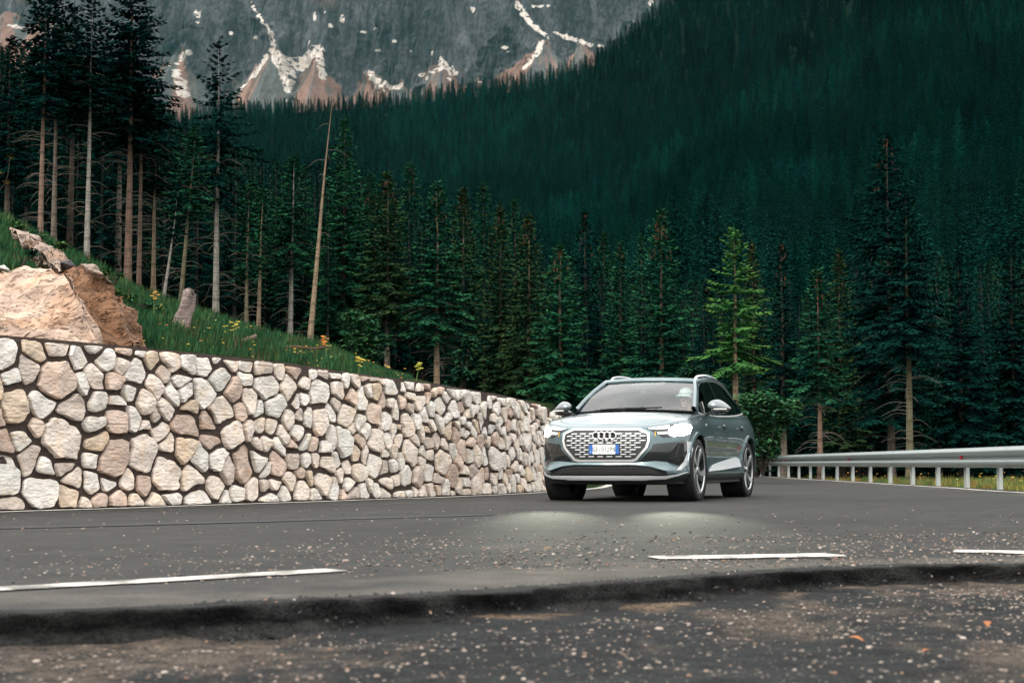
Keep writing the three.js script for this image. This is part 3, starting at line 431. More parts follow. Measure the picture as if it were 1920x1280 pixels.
  // depth maps of the nose (z over x, y) and of the side (x over z, y), to lay trim on the surface
  function depthMap(x0, x1, y0, y1, st, pos) { const W = Math.ceil((x1 - x0) / st), H = Math.ceil((y1 - y0) / st), m = new Float32Array(W * H).fill(-9);
    for (const t of tri) { const [a, b, c] = t.map((k) => pos(hp[k])), den = (b[1] - c[1]) * (a[0] - c[0]) + (c[0] - b[0]) * (a[1] - c[1]); if (Math.abs(den) < 1e-12) continue;
      const i0 = Math.max(0, Math.floor((Math.min(a[0], b[0], c[0]) - x0) / st)), i1 = Math.min(W - 1, Math.ceil((Math.max(a[0], b[0], c[0]) - x0) / st)), j0 = Math.max(0, Math.floor((Math.min(a[1], b[1], c[1]) - y0) / st)), j1 = Math.min(H - 1, Math.ceil((Math.max(a[1], b[1], c[1]) - y0) / st));
      for (let j = j0; j <= j1; j++) for (let i = i0; i <= i1; i++) { const x = x0 + i * st, y = y0 + j * st, u = ((b[1] - c[1]) * (x - c[0]) + (c[0] - b[0]) * (y - c[1])) / den, v = ((c[1] - a[1]) * (x - c[0]) + (a[0] - c[0]) * (y - c[1])) / den, w = 1 - u - v; if (u < -1e-3 || v < -1e-3 || w < -1e-3) continue; const z = u * a[2] + v * b[2] + w * c[2]; if (z > m[j * W + i]) m[j * W + i] = z; } }
    return (x, y) => { const fx = clamp((x - x0) / st, 0, W - 1.001), fy = clamp((y - y0) / st, 0, H - 1.001), i = Math.floor(fx), j = Math.floor(fy), g = (a, b) => m[(j + b) * W + i + a], q = [g(0, 0), g(1, 0), g(0, 1), g(1, 1)], ok = q.filter((k) => k > -5); if (!ok.length) { for (let k = 1; k < 60; k++) if (i - k >= 0 && m[j * W + i - k] > -5) return m[j * W + i - k]; return 0; } const avg = ok.reduce((a, b) => a + b) / ok.length, [A, B, C, D] = q.map((k) => (k > -5 ? k : avg)); return mix(mix(A, B, fx - i), mix(C, D, fx - i), fy - j); }; }
  const zmap = depthMap(0, 0.93, 0.17, 1.1, 0.004, (p) => [p[0], p[1], p[2]]), noseZ = (x, y) => zmap(Math.abs(x), y);
  const sideX = depthMap(-3.6, 0.7, 0.17, 1.1, 0.005, (p) => [p[2], p[1], p[0]]);
  const full = (() => { const pos = [], idx = [], n = hp.length; for (const p of hp) pos.push(...p); for (const p of hp) pos.push(-p[0], p[1], p[2]); for (const [a, b, c] of tri) { idx.push(a, b, c); idx.push(a + n, c + n, b + n); }
    let g = new THREE.BufferGeometry(); g.setAttribute('position', new THREE.Float32BufferAttribute(pos, 3)); g.setIndex(idx); g = mergeVertices(g, 1e-4);
    const ix = [...g.index.array], keep = []; for (let i = 0; i < ix.length; i += 3) if (ix[i] !== ix[i + 1] && ix[i + 1] !== ix[i + 2] && ix[i] !== ix[i + 2]) keep.push(ix[i], ix[i + 1], ix[i + 2]); g.setIndex(keep); g.computeVertexNormals();
    const p = g.attributes.position; let vol = 0; for (let i = 0; i < keep.length; i += 3) { const [a, b, c] = [0, 1, 2].map((k) => new THREE.Vector3().fromBufferAttribute(p, keep[i + k])); vol += a.dot(b.cross(c)); }
    if (vol < 0) { for (let i = 0; i < keep.length; i += 3) [keep[i + 1], keep[i + 2]] = [keep[i + 2], keep[i + 1]]; g.setIndex(keep); g.computeVertexNormals(); }
    return g; })();
  const ev = new Evaluator(); ev.attributes = ['position', 'normal']; ev.useGroups = false;
  const br = (g) => { const b = new Brush(g.index ? g : mergeVertices(g)); b.updateMatrixWorld(); return b; };
  const csg = (a, b, op) => { const r = ev.evaluate(a, b, op); r.updateMatrixWorld(); return r; };
  const box = (x0, x1, y0, y1, z0, z1) => br(new THREE.BoxGeometry(x1 - x0, y1 - y0, z1 - z0).translate((x0 + x1) / 2, (y0 + y1) / 2, (z0 + z1) / 2));
  const WB = -2.764, RW = 0.366;
  let body = br(full);
  for (const z of [0, WB]) for (const s of [1, -1]) body = csg(body, br(new THREE.CylinderGeometry(0.405, 0.405, 0.5, 48).rotateZ(Math.PI / 2).translate(s * 0.87, 0.37, z)), SUBTRACTION);
  body = csg(body, box(-0.72, 0.72, 0.36, 1.3, -3.1, -0.42), SUBTRACTION);
  const low = csg(body, box(-1.2, 1.2, 0, 0.318, -5, 2), INTERSECTION); body = csg(body, box(-1.2, 1.2, 0, 0.318, -5, 2), SUBTRACTION);
  // shut lines: doors and bonnet are cut out with a real gap round them
  const prism = (pts, x0, x1) => br(new THREE.ExtrudeGeometry(new THREE.Shape(pts.map(([z, y]) => new THREE.Vector2(z, y))), { depth: x1 - x0, bevelEnabled: false }).rotateY(-Math.PI / 2).translate(x1, 0, 0)); // (z, y) outline swept along x
  const shrink = (pts, e) => { const cx = pts.reduce((a, p) => a + p[0], 0) / pts.length, cy = pts.reduce((a, p) => a + p[1], 0) / pts.length; return pts.map(([a, b]) => [a + Math.sign(cx - a) * e, b + Math.sign(cy - b) * e]); };
  const doorF = [[-0.50, 0.36], [-0.46, 0.62], [-0.50, 1.2], [-1.53, 1.2], [-1.56, 0.8], [-1.54, 0.36]], doorR = [[-1.545, 0.36], [-1.567, 0.8], [-1.537, 1.2], [-2.62, 1.2], [-2.62, 0.98], [-2.33, 0.74], [-2.24, 0.36]];
  const made = [];
  for (const [name, o] of [['front_door', doorF], ['rear_door', doorR]]) for (const s of [1, -1]) { const a = s > 0 ? 0.70 : -1.1, b = s > 0 ? 1.1 : -0.70; made.push([name, csg(body, prism(shrink(o, 0.005), a, b), INTERSECTION), s]); body = csg(body, prism(o, s > 0 ? 0.735 : -1.1, s > 0 ? 1.1 : -0.735), SUBTRACTION); }
  const hoodShape = (e) => { const s = new THREE.Shape([[0, 0.74 - e], [0.30, 0.715 - e], [0.5, 0.66 - e], [0.62 - e, 0.57 - e], [0.70 - e, 0.38], [0.735 - e, 0.1], [0.745 - e, -0.41], [-0.745 + e, -0.41], [-0.735 + e, 0.1], [-0.70 + e, 0.38], [-0.62 + e, 0.57 - e], [-0.5, 0.66 - e], [-0.30, 0.715 - e]].map(([x, z]) => new THREE.Vector2(x, -z))); return br(new THREE.ExtrudeGeometry(s, { depth: 0.6, bevelEnabled: false }).rotateX(-Math.PI / 2).translate(0, 0.82, 0)); };
  const hood = csg(body, hoodShape(0.005), INTERSECTION); { const inner = hoodShape(0); body = csg(body, csg(inner, box(-1, 1, 0, 0.86, -1, 1), SUBTRACTION), SUBTRACTION); }
  const clean = (b) => { const g = b.geometry; g.clearGroups(); for (const k of Object.keys(g.attributes)) if (!['position', 'normal'].includes(k)) g.deleteAttribute(k); return g; };
  part('body', clean(body), paintM, car); part('lower_cladding', clean(low), plastic, car);
  const bonnet = part('bonnet', clean(hood), paintM, car);
  const doorNodes = made.map(([n, b, s]) => [part(n, clean(b), paintM, car), n, s]);

  // trim laid on the nose and the sides
  const shp = (pts, closed = true) => new THREE.Shape(pts.map(([a, b]) => new THREE.Vector2(a, b)));
  const mirrorPts = (pts) => [...pts].reverse().map(([x, y]) => [-x, y]);
  function lay(shape, map, off, thick, axis, s = 1, edge = 0.035) { let g = tess(new THREE.ExtrudeGeometry(shape, { depth: thick, bevelEnabled: false, curveSegments: 16 }), edge, 7); const p = g.attributes.position; for (let i = 0; i < p.count; i++) { const x = p.getX(i), y = p.getY(i), d = map(x, y) + off + p.getZ(i); if (axis === 'z') p.setXYZ(i, x, y, d); else p.setXYZ(i, s * d, y, x); } for (const k of Object.keys(g.attributes)) if (k !== 'position') g.deleteAttribute(k); g = toCreasedNormals(g, 0.7); return g; }
  const nose = (pts, off, th, edge) => lay(pts instanceof THREE.Shape ? pts : shp(pts), noseZ, off, th, 'z', 1, edge), flank = (pts, off, th, s, edge) => lay(pts instanceof THREE.Shape ? pts : shp(pts), sideX, off, th, 'x', s, edge);
  const oct = (k) => [[-0.40 + k * 0.6, 0.845 - k], [0.40 - k * 0.6, 0.845 - k], [0.515 - k, 0.785 - k * 0.4], [0.525 - k, 0.70], [0.50 - k, 0.615 + k * 0.2], [0.375 - k * 0.6, 0.468 + k], [0.32 - k * 0.5, 0.455 + k], [-0.32 + k * 0.5, 0.455 + k], [-0.375 + k * 0.6, 0.468 + k], [-0.50 + k, 0.615 + k * 0.2], [-0.525 + k, 0.70], [-0.515 + k, 0.785 - k * 0.4]];
  const ring = shp(oct(0)); ring.holes.push(new THREE.Path(oct(0.026).map(([a, b]) => new THREE.Vector2(a, b))));
  part('grille_frame', nose(ring, 0.0, 0.022, 0.03), chrome, car);
  const grille = part('grille', nose(oct(0.02), 0.002, 0.006, 0.05), std(lin(0.035, 0.04, 0.04), 0.45, { metalness: 0.3 }), car);
  { const inO = (x, y) => { const o = oct(0.036); let c = false; for (let i = 0, j = o.length - 1; i < o.length; j = i++) if ((o[i][1] > y) !== (o[j][1] > y) && x < (o[j][0] - o[i][0]) * (y - o[i][1]) / (o[j][1] - o[i][1]) + o[i][0]) c = !c; return c; };
    const slats = []; let rowN = 0; for (let y = 0.806; y > 0.48; y -= 0.0262, rowN++) for (let x = -0.54 + (rowN % 2) * 0.0545; x < 0.54; x += 0.109) { const w = 0.039, sk = 0.009; const q = [[x - w, y - 0.005], [x + w - sk, y - 0.005], [x + w, y + 0.005], [x - w + sk, y + 0.005]]; if (!q.every(([a, b]) => inO(a, b))) continue; if (Math.abs(x) < 0.14 && y > 0.55 && y < 0.65) continue; if (Math.abs(x) < 0.12 && Math.abs(y - 0.757) < 0.045) continue; slats.push(nose(q, 0.006, 0.010, 0.06)); }
    part('grille_slats', mergeGeometries(slats), std(lin(0.82, 0.82, 0.81), 0.4, { metalness: 0.15 }), grille, 'stuff'); }
  for (let k = 0; k < 4; k++) { const t = new THREE.TorusGeometry(0.040, 0.0085, 10, 40); part('badge_ring', t.translate(-0.1 + k * 0.0665, 0.757, noseZ(0.05, 0.757) + 0.030 + (k % 2) * 0.002), chrome, car); }
  part('badge_back', nose(new THREE.Shape().absellipse(0, 0.757, 0.146, 0.046, 0, Math.PI * 2), 0.012, 0.010, 0.05), black, car);
  part('camera_lens', new THREE.SphereGeometry(0.012, 12, 8).translate(0, 0.698, noseZ(0, 0.698) + 0.012), gloss, car);
  { // the licence plate
    const c = document.createElement('canvas'); c.width = 768; c.height = 236; const x = c.getContext('2d');
    x.fillStyle = '#e9ece8'; x.fillRect(0, 0, 768, 236); x.fillStyle = '#2f62ac'; x.fillRect(0, 0, 96, 236); x.fillRect(672, 0, 96, 236);
    x.fillStyle = '#a9c6e8'; x.font = 'bold 70px sans-serif'; x.textAlign = 'center'; x.fillText('I', 48, 205);
    x.fillStyle = '#33383a'; x.font = 'bold 150px monospace'; x.textBaseline = 'middle'; x.save(); x.translate(384, 122); x.scale(0.80, 1); x.fillText('GE-972PN', 0, 0); x.restore();
    const t = new THREE.CanvasTexture(c); t.colorSpace = THREE.SRGBColorSpace;
    const plate = part('licence_plate', new RoundedBoxGeometry(0.372, 0.118, 0.014, 2, 0.005).translate(0, 0.6, noseZ(0.1, 0.6) + 0.022), plastic, car);
    part('plate_face', new THREE.PlaneGeometry(0.36, 0.11).translate(0, 0.6, noseZ(0.1, 0.6) + 0.0305), std(0xffffff, 0.45, { map: t }), plate); }
  const mask = [[0.40, 0.46], [0.54, 0.605], [0.555, 0.655], [0.60, 0.665], [0.80, 0.685], [0.872, 0.70], [0.878, 0.60], [0.862, 0.49], [0.82, 0.405], [0.74, 0.445]];
  const inlet = [[0.70, 0.49], [0.80, 0.665], [0.845, 0.672], [0.846, 0.58], [0.815, 0.455]], blade = [[0.862, 0.70], [0.886, 0.685], [0.893, 0.56], [0.872, 0.44], [0.825, 0.365], [0.785, 0.362], [0.845, 0.46], [0.866, 0.56]];
  for (const f of [(p) => p, mirrorPts]) { part('bumper_mask', nose(f(mask), 0.001, 0.006, 0.03), gloss, car); const i = part('air_inlet', nose(f(inlet), 0.003, 0.008, 0.03), black, car); part('inlet_fin', nose(f([[0.765, 0.50], [0.79, 0.50], [0.825, 0.65], [0.805, 0.65]]), 0.006, 0.014, 0.04), plastic, i); part('bumper_blade', nose(f(blade), 0.002, 0.014, 0.03), silver, car); }
  const intake = part('lower_intake', nose([[-0.36, 0.418], [0.36, 0.418], [0.50, 0.398], [0.70, 0.335], [0.70, 0.302], [-0.70, 0.302], [-0.70, 0.335], [-0.50, 0.398]], 0.002, 0.006, 0.03), black, car);
  for (const y of [0.325, 0.352, 0.379]) part('intake_bar', nose([[-0.60 + (y - 0.3) * 2, y - 0.004], [0.60 - (y - 0.3) * 2, y - 0.004], [0.60 - (y - 0.3) * 2, y + 0.004], [-0.60 + (y - 0.3) * 2, y + 0.004]], 0.006, 0.010, 0.05), black, intake);
  for (const s of [-1, 1]) part('parking_sensor', new THREE.CylinderGeometry(0.010, 0.010, 0.012, 12).rotateX(Math.PI / 2).translate(s * 0.31, 0.388, noseZ(0.31, 0.388) + 0.010), plastic, intake);
  { const wing = [[0, 0.443], [0.36, 0.446], [0.58, 0.466], [0.70, 0.455], [0.79, 0.385], [0.79, 0.355], [0.72, 0.350], [0.52, 0.408], [0.36, 0.426], [0, 0.424]], w = [...wing, ...wing.slice(1, -1).reverse().map(([x, y]) => [-x, y])]; part('bumper_wing', lay(shp(w), (x, y) => noseZ(x, y) + clamp(0.462 - y, 0, 0.1) * 0.5, 0.004, 0.006, 'z', 1, 0.03), paintM, car); }
  part('skid_bar', nose([[-0.69, 0.296], [0.69, 0.296], [0.80, 0.315], [0.86, 0.34], [0.875, 0.352], [0.872, 0.335], [0.80, 0.295], [0.68, 0.258], [0.50, 0.252], [0.46, 0.244], [-0.46, 0.244], [-0.50, 0.252], [-0.68, 0.258], [-0.80, 0.295], [-0.872, 0.335], [-0.875, 0.352], [-0.86, 0.34], [-0.80, 0.315]], 0.003, 0.016, 0.03), silver, car);

  // headlights: dark housing, glowing lamp unit, glowing upper strip, and the beam's own light
  const house = [[0.475, 0.838], [0.56, 0.858], [0.70, 0.885], [0.82, 0.905], [0.872, 0.905], [0.888, 0.85], [0.884, 0.775], [0.80, 0.742], [0.66, 0.735], [0.575, 0.79]];
  const glow = new THREE.MeshStandardMaterial({ color: 0x111111, emissive: lin(1, 0.97, 0.86), emissiveIntensity: 24 }), glow2 = new THREE.MeshStandardMaterial({ color: 0x111111, emissive: lin(1, 1, 0.95), emissiveIntensity: 3.2 });
  for (const [f, s] of [[(p) => p, 1], [mirrorPts, -1]]) {
    const h = part('headlight', nose(f(house), 0.002, 0.005, 0.03), std(lin(0.05, 0.052, 0.055), 0.3, { metalness: 0.4 }), car);
    part('lamp_unit', nose(f([[0.72, 0.775], [0.76, 0.748], [0.845, 0.758], [0.878, 0.785], [0.882, 0.855], [0.867, 0.893], [0.82, 0.896], [0.765, 0.882], [0.717, 0.83]]), 0.010, 0.010, 0.02), glow, h);
    part('light_strip', nose(f([[0.49, 0.838], [0.56, 0.850], [0.70, 0.876], [0.712, 0.878], [0.712, 0.84], [0.69, 0.838], [0.60, 0.828]]), 0.009, 0.006, 0.02), glow2, h);
    part('light_strip', nose(f([[0.60, 0.795], [0.71, 0.80], [0.71, 0.780], [0.61, 0.775]]), 0.009, 0.006, 0.02), glow2, h);
    part('turn_signal', nose(f([[0.572, 0.745], [0.585, 0.745], [0.585, 0.805], [0.572, 0.805]]), 0.006, 0.006, 0.03), std(lin(0.5, 0.33, 0.05), 0.4), h);
    const l = new THREE.SpotLight(lin(0.95, 1, 0.78), 36, 0, 0.10, 1); l.name = 'headlight_beam'; l.position.set(s * 0.70, 0.80, 0.96); l.castShadow = true; l.shadow.radius = 4; car.add(l); l.target.position.copy(s > 0 ? onRoad(1288, 974) : onRoad(1036, 980)); scene.add(l.target);
  }

  // flanks: sill blade, arch lips, handles, lettering
  for (const s of [1, -1]) {
    part('sill_blade', flank([[-0.50, 0.345], [-0.80, 0.425], [-1.2, 0.46], [-2.06, 0.52], [-2.22, 0.50], [-2.29, 0.40], [-1.2, 0.36]], 0.004, 0.012, s, 0.05), silver, car);
    for (const z of [0, WB]) { const o = new THREE.Shape(); o.absarc(z, 0.37, 0.448, -0.12, Math.PI + 0.12, false); o.absarc(z, 0.37, 0.408, Math.PI + 0.12, -0.12, true); part('arch_lip', flank(o, 0.001, 0.014, s, 0.04), paintM, car); part('wheel_well', new THREE.CylinderGeometry(0.404, 0.404, 0.30, 40, 1, true, 0, Math.PI * 2).rotateZ(Math.PI / 2).translate(s * 0.745, 0.37, z), black, car); }
  }
  for (const [node, n, s] of doorNodes) { const z = n === 'front_door' ? -1.36 : -2.36, x = sideX(z, 0.90); const h = part('handle', new RoundedBoxGeometry(0.026, 0.032, 0.22, 3, 0.012).translate(s * (x + 0.028), 0.905, z), paintM, node); part('handle_recess', new THREE.SphereGeometry(0.05, 16, 10).scale(0.35, 0.75, 1.5).translate(s * (x - 0.004), 0.885, z), black, node); }
  { const font = await new FontLoader().loadAsync('fonts/droid/droid_sans_bold.typeface.json'); const g = []; const dark = std(lin(0.06, 0.09, 0.095), 0.5);
    for (const sh of font.generateShapes('Q4 e-tron', 0.105)) { const q = (a) => a.getPoints(6).map((p) => new THREE.Vector2(-0.78 - p.x * 1.15, 0.735 + p.y)); const o = new THREE.Shape(q(sh).reverse()); for (const h of sh.holes) o.holes.push(new THREE.Path(q(h))); g.push(flank(o, 0.0015, 0.001, 1, 0.08)); } part('door_lettering', mergeGeometries(g), dark, doorNodes[0][0]);
    part('badge', flank([[-2.18, 0.63], [-2.26, 0.63], [-2.26, 0.655], [-2.18, 0.655]], 0.002, 0.004, 1), std(lin(0.5, 0.02, 0.02), 0.4), car);
    part('badge', flank([[-0.43, 0.895], [-0.47, 0.895], [-0.47, 0.915], [-0.43, 0.915]], 0.002, 0.004, 1), chrome, car); }

  // greenhouse: lower and upper edge of the side glass, over z
  const zs = [-0.40, -0.62, -0.85, -1.15, -1.6, -2.1, -2.6, -3.0, -3.25];
  const Lx = [0.770, 0.785, 0.797, 0.806, 0.815, 0.815, 0.80, 0.765, 0.72], Ly = [1.065, 1.035, 1.03, 1.03, 1.04, 1.055, 1.08, 1.11, 1.13], Ux = [0.765, 0.722, 0.672, 0.605, 0.62, 0.612, 0.59, 0.60, 0.66], Uy = [1.085, 1.205, 1.325, 1.452, 1.507, 1.515, 1.475, 1.35, 1.17];
  const tb = (a) => { const t = zs.map((z, i) => [z, a[i]]).reverse(), v = t.map((q) => [q[1]]); return (z) => { let i = 0; while (i < t.length - 2 && z > t[i + 1][0]) i++; const u = (z - t[i][0]) / (t[i + 1][0] - t[i][0]); return cr(v, (i + clamp(u)) / (t.length - 1))[0]; }; };
  const fL = [tb(Lx), tb(Ly)], fU = [tb(Ux), tb(Uy)];
  const side3 = (z, t) => { const a = [fL[0](z), fL[1](z)], b = [fU[0](z), fU[1](z)], bow = 0.018 * Math.sin(Math.PI * t); return V(mix(a[0], b[0], t) + bow, mix(a[1], b[1], t), z); };
  const sheet = (n, m, fn, th) => { const a = grid(n, m, fn), nrm = a.attributes.normal, b = a.clone(), p = b.attributes.position; for (let i = 0; i < p.count; i++) p.setXYZ(i, p.getX(i) - nrm.getX(i) * th, p.getY(i) - nrm.getY(i) * th, p.getZ(i) - nrm.getZ(i) * th); return mergeGeometries([a, b]); };
  const bar = (pts, w, h) => tube(pts, (t) => 1, 8).applyMatrix4(new THREE.Matrix4());
  const rib = (fn, n, w, d) => { // a bar of w x d along fn(t) (a point and an outward direction), rounded
    const pos = [], idx = [], K = 10; for (let i = 0; i <= n; i++) { const t = i / n, [p, o] = fn(t), q = fn(Math.min(1, t + 0.01))[0].clone().sub(fn(Math.max(0, t - 0.01))[0]).normalize(), s = new THREE.Vector3().crossVectors(q, o).normalize(), wt = typeof w === 'function' ? w(t) : w; for (let k = 0; k < K; k++) { const a = (k / K) * 6.2832, c = Math.cos(a), e = Math.sin(a), f = Math.pow(Math.abs(c), 0.5) * Math.sign(c), h = Math.pow(Math.abs(e), 0.5) * Math.sign(e), v = p.clone().addScaledVector(s, f * wt / 2).addScaledVector(o, h * d / 2); pos.push(v.x, v.y, v.z); } }
    for (let i = 0; i < n; i++) for (let k = 0; k < K; k++) { const a = i * K + k, b = i * K + (k + 1) % K; idx.push(a, b, b + K, a, b + K, a + K); } return geo(pos, idx); };
  const outward = (s) => V(s * 0.86, 0.5, 0).normalize();
  const wsB = (u) => V(u * 0.745, 1.062 + 0.022 * (1 - u * u), -0.40 + 0.17 * (1 - u * u)), wsT = (u) => V(u * 0.602, 1.452 + 0.022 * (1 - u * u), -1.155 + 0.07 * (1 - u * u));
  const ws = (u, v) => wsB(u).lerp(wsT(u), v).add(V(0, 0.03 * Math.sin(Math.PI * v), 0.02 * Math.sin(Math.PI * v)));
  const arr = (v) => [v.x, v.y, v.z];
  part('windshield', grid(30, 16, (u, v) => arr(ws(mix(-0.985, 0.985, u), mix(0.02, 0.985, v)))), glassM, car);
  const frit = (u0, u1, v0, v1, e = 0.003) => sheet(20, 3, (u, v) => { const p = ws(mix(u0, u1, u), mix(v0, v1, v)); return [p.x, p.y - e * 2, p.z - e]; }, 0.003);
  part('windshield_border', mergeGeometries([frit(-1, 1, 0, 0.055), frit(-1, 1, 0.965, 1), frit(-1, -0.945, 0, 1), frit(0.945, 1, 0, 1)]), black, car);
  part('sensor_housing', frit(-0.33, 0.33, 0.86, 0.97, 0.006), std(lin(0.05, 0.055, 0.055), 0.6), car);
  part('inner_mirror', new RoundedBoxGeometry(0.22, 0.065, 0.03, 3, 0.014).translate(0, 1.395, -1.0), plastic, car);
  for (const s of [-1, 1]) part('wiper', tube([V(s * 0.1 - 0.45, 1.085, -0.36), V(s * 0.1 - 0.1, 1.10, -0.25), V(s * 0.1 + 0.28, 1.112, -0.26)], 0.009, 6), black, car);
  part('cowl', sheet(20, 3, (u, v) => { const p = wsB(mix(-1, 1, u)); return [p.x, p.y - 0.012 - 0.015 * (1 - v), p.z + 0.05 * v]; }, 0.01), plastic, car);
  const roofY = (x, z) => { const xu = fU[0](z); return fU[1](z) + 0.035 * (1 - (x / xu) ** 2); };
  part('windshield_header', rib((t) => { const u = mix(-1.02, 1.02, t), p = wsT(u); return [V(p.x, p.y + 0.012, p.z - 0.02), V(0, 0.86, 0.5)]; }, 24, 0.085, 0.05), paintM, car);
  part('roof', sheet(20, 30, (u, v) => { const z = mix(-1.13, -2.75, v), xu = fU[0](Math.min(z, -1.16)) + 0.005, x = mix(-xu, xu, u); return [x, (z > -1.16 ? mix(roofY(x, -1.16), wsT(x / 0.602).y + 0.004, (z + 1.16) / 0.03) : roofY(x, z)), z - 0 + (z > -1.25 ? 0.07 * (1 - (x / 0.605) ** 2) * smooth(-1.25, -1.13, z) : 0)]; }, 0.02), paintM, car);
  part('rear_hatch', sheet(16, 14, (u, v) => { const z = mix(-2.75, -3.5, v), xu = mix(fU[0](Math.max(z, -3.24)), 0.66, smooth(0.7, 1, v)); return [mix(-xu, xu, u), mix(roofY(mix(-xu, xu, u), -2.75), 1.08, Math.pow(v, 1.3)), z]; }, 0.02), gloss, car);
  for (const s of [1, -1]) {
    const m = (v) => V(v.x * s, v.y, v.z), pane = (za, zb, zc, zd, name) => part(name, grid(14, 8, (u, t) => arr(m(side3(mix(mix(za, zb, u), mix(zc, zd, u), t), mix(0.015, 0.985, t))))), tint, car);
    pane(-0.78, -1.53, -1.14, -1.57, 'side_window'); pane(-1.60, -2.52, -1.64, -2.40, 'side_window'); pane(-2.58, -3.06, -2.46, -2.86, 'side_window');
    part('side_window', geo([...arr(m(side3(-0.46, 0.1))), ...arr(m(side3(-0.75, 0.03))), ...arr(m(side3(-0.76, 0.9)))], [0, 1, 2]), tint, car);
    part('a_pillar', rib((t) => { const z = mix(-0.36, -1.17, t); return [m(V(fU[0](z) - 0.012, fU[1](z), z)), outward(s)]; }, 18, 0.085, 0.05), paintM, car);
    part('roof_frame', rib((t) => { const z = mix(-1.15, -3.22, t); return [m(V(fU[0](z) + 0.004, fU[1](z) - 0.004, z)), outward(s)]; }, 26, 0.06, 0.045), paintM, car);
    part('window_trim', rib((t) => { const z = mix(-0.44, -3.1, t), p = side3(z, 0.0); return [m(V(p.x + 0.006, p.y - 0.006, p.z)), outward(s)]; }, 26, 0.022, 0.014), chrome, car);
    part('window_trim', rib((t) => { const z = mix(-0.55, -3.0, t), p = side3(z, 0.955); return [m(V(p.x + 0.006, p.y, p.z)), outward(s)]; }, 30, 0.018, 0.012), chrome, car);
    part('b_pillar', sheet(3, 8, (u, t) => arr(m(side3(mix(mix(-1.53, -1.60, u), mix(-1.57, -1.64, u), t), t))), 0.03), gloss, car);
    part('c_pillar', sheet(3, 8, (u, t) => arr(m(side3(mix(mix(-2.52, -2.58, u), mix(-2.40, -2.46, u), t), t))), 0.03), gloss, car);
    part('d_pillar', sheet(6, 8, (u, t) => arr(m(side3(mix(mix(-3.06, -3.25, u), mix(-2.86, -3.24, u), t), t))), 0.03), paintM, car);
    part('mirror_sail', rib((t) => [m(side3(mix(-0.73, -0.80, t), mix(0.02, 0.6, t))), outward(s)], 6, 0.025, 0.02), gloss, car);
    part('roof_rail', rib((t) => { const z = mix(-1.20, -2.85, t), e = Math.min(1, Math.min(t, 1 - t) * 9); return [m(V(fU[0](z) - 0.055, roofY(fU[0](z) - 0.055, z) + 0.012 + 0.032 * sm(e), z)), V(s * 0.3, 0.95, 0).normalize()]; }, 30, 0.032, 0.024), silver, car);
    // door mirror
    const mir = part('door_mirror', (() => { const g = new THREE.SphereGeometry(1, 28, 20), p = g.attributes.position; for (let i = 0; i < p.count; i++) { let x = p.getX(i), y = p.getY(i), z = p.getZ(i); const wx = 0.135 * (1 - 0.15 * Math.max(0, y)), k = z > 0 ? 1 : 0.4; y = y > 0 ? y * 0.085 : y * 0.055; x = s * x; p.setXYZ(i, s * 1.0 + x * wx * (1 - 0.25 * (s * x > 0 ? Math.max(0, p.getY(i)) : 0)), 1.125 + y - 0.018 * (s * x), -0.64 + z * 0.105 * k - 0.05 * s * x); } g.computeVertexNormals(); return g; })(), mirrorM, car);
    part('mirror_foot', rib((t) => [V(s * mix(0.80, 1.0, t), mix(1.03, 1.075, t), mix(-0.72, -0.655, t)), V(0, 1, 0)], 8, 0.085, 0.035), gloss, mir);
    part('mirror_base', new THREE.SphereGeometry(1, 20, 12).scale(0.115, 0.035, 0.085).translate(s * 0.995, 1.07, -0.66), gloss, mir);
    part('mirror_signal', new RoundedBoxGeometry(0.16, 0.014, 0.012, 2, 0.005).rotateY(s * 0.22).translate(s * 1.03, 1.093, -0.548), std(lin(0.8, 0.78, 0.72), 0.25), mir);
  }

  // wheels
  const tyreG = new THREE.LatheGeometry([[0.268, -0.105], [0.29, -0.118], [0.325, -0.120], [0.352, -0.106], [0.364, -0.08], [0.366, -0.03], [0.362, -0.028], [0.362, -0.020], [0.366, -0.018], [0.366, 0.018], [0.362, 0.020], [0.362, 0.028], [0.366, 0.03], [0.364, 0.08], [0.352, 0.106], [0.325, 0.120], [0.29, 0.118], [0.268, 0.105]].map(([a, b]) => new THREE.Vector2(a, b)), 72).rotateZ(-Math.PI / 2);
  const lipG = new THREE.LatheGeometry([[0.255, 0.07], [0.262, 0.105], [0.270, 0.116], [0.281, 0.118], [0.284, 0.112], [0.278, 0.10]].map(([a, b]) => new THREE.Vector2(a, b)), 64).rotateZ(-Math.PI / 2);
  const barrelG = new THREE.LatheGeometry([[0.262, 0.108], [0.25, 0.06], [0.245, -0.1]].map(([a, b]) => new THREE.Vector2(a, b)), 48).rotateZ(-Math.PI / 2);
  const spoke = (w0, w1, r0, r1, x0, x1, twist) => { const pos = [], idx = []; for (let i = 0; i <= 8; i++) { const t = i / 8, r = mix(r0, r1, t), w = mix(w0, w1, t), x = mix(x0, x1, t) - 0.012 * Math.sin(Math.PI * t), a = twist * t; for (const [yy, xx] of [[-w / 2, -0.02], [-w / 2 * 0.86, 0], [w / 2 * 0.86, 0.004], [w / 2, -0.02]]) pos.push(x + xx, r * Math.cos(a) - yy * Math.sin(a), r * Math.sin(a) + yy * Math.cos(a)); } for (let i = 0; i < 8; i++) for (let k = 0; k < 3; k++) { const a = i * 4 + k; idx.push(a, a + 1, a + 5, a, a + 5, a + 4); } return toCreasedNormals(geo(pos, idx), 0.6); };
  const rimDark = std(lin(0.03, 0.033, 0.035), 0.35, { metalness: 0.6 }), polished = std(lin(0.60, 0.62, 0.62), 0.28, { metalness: 0.85 });
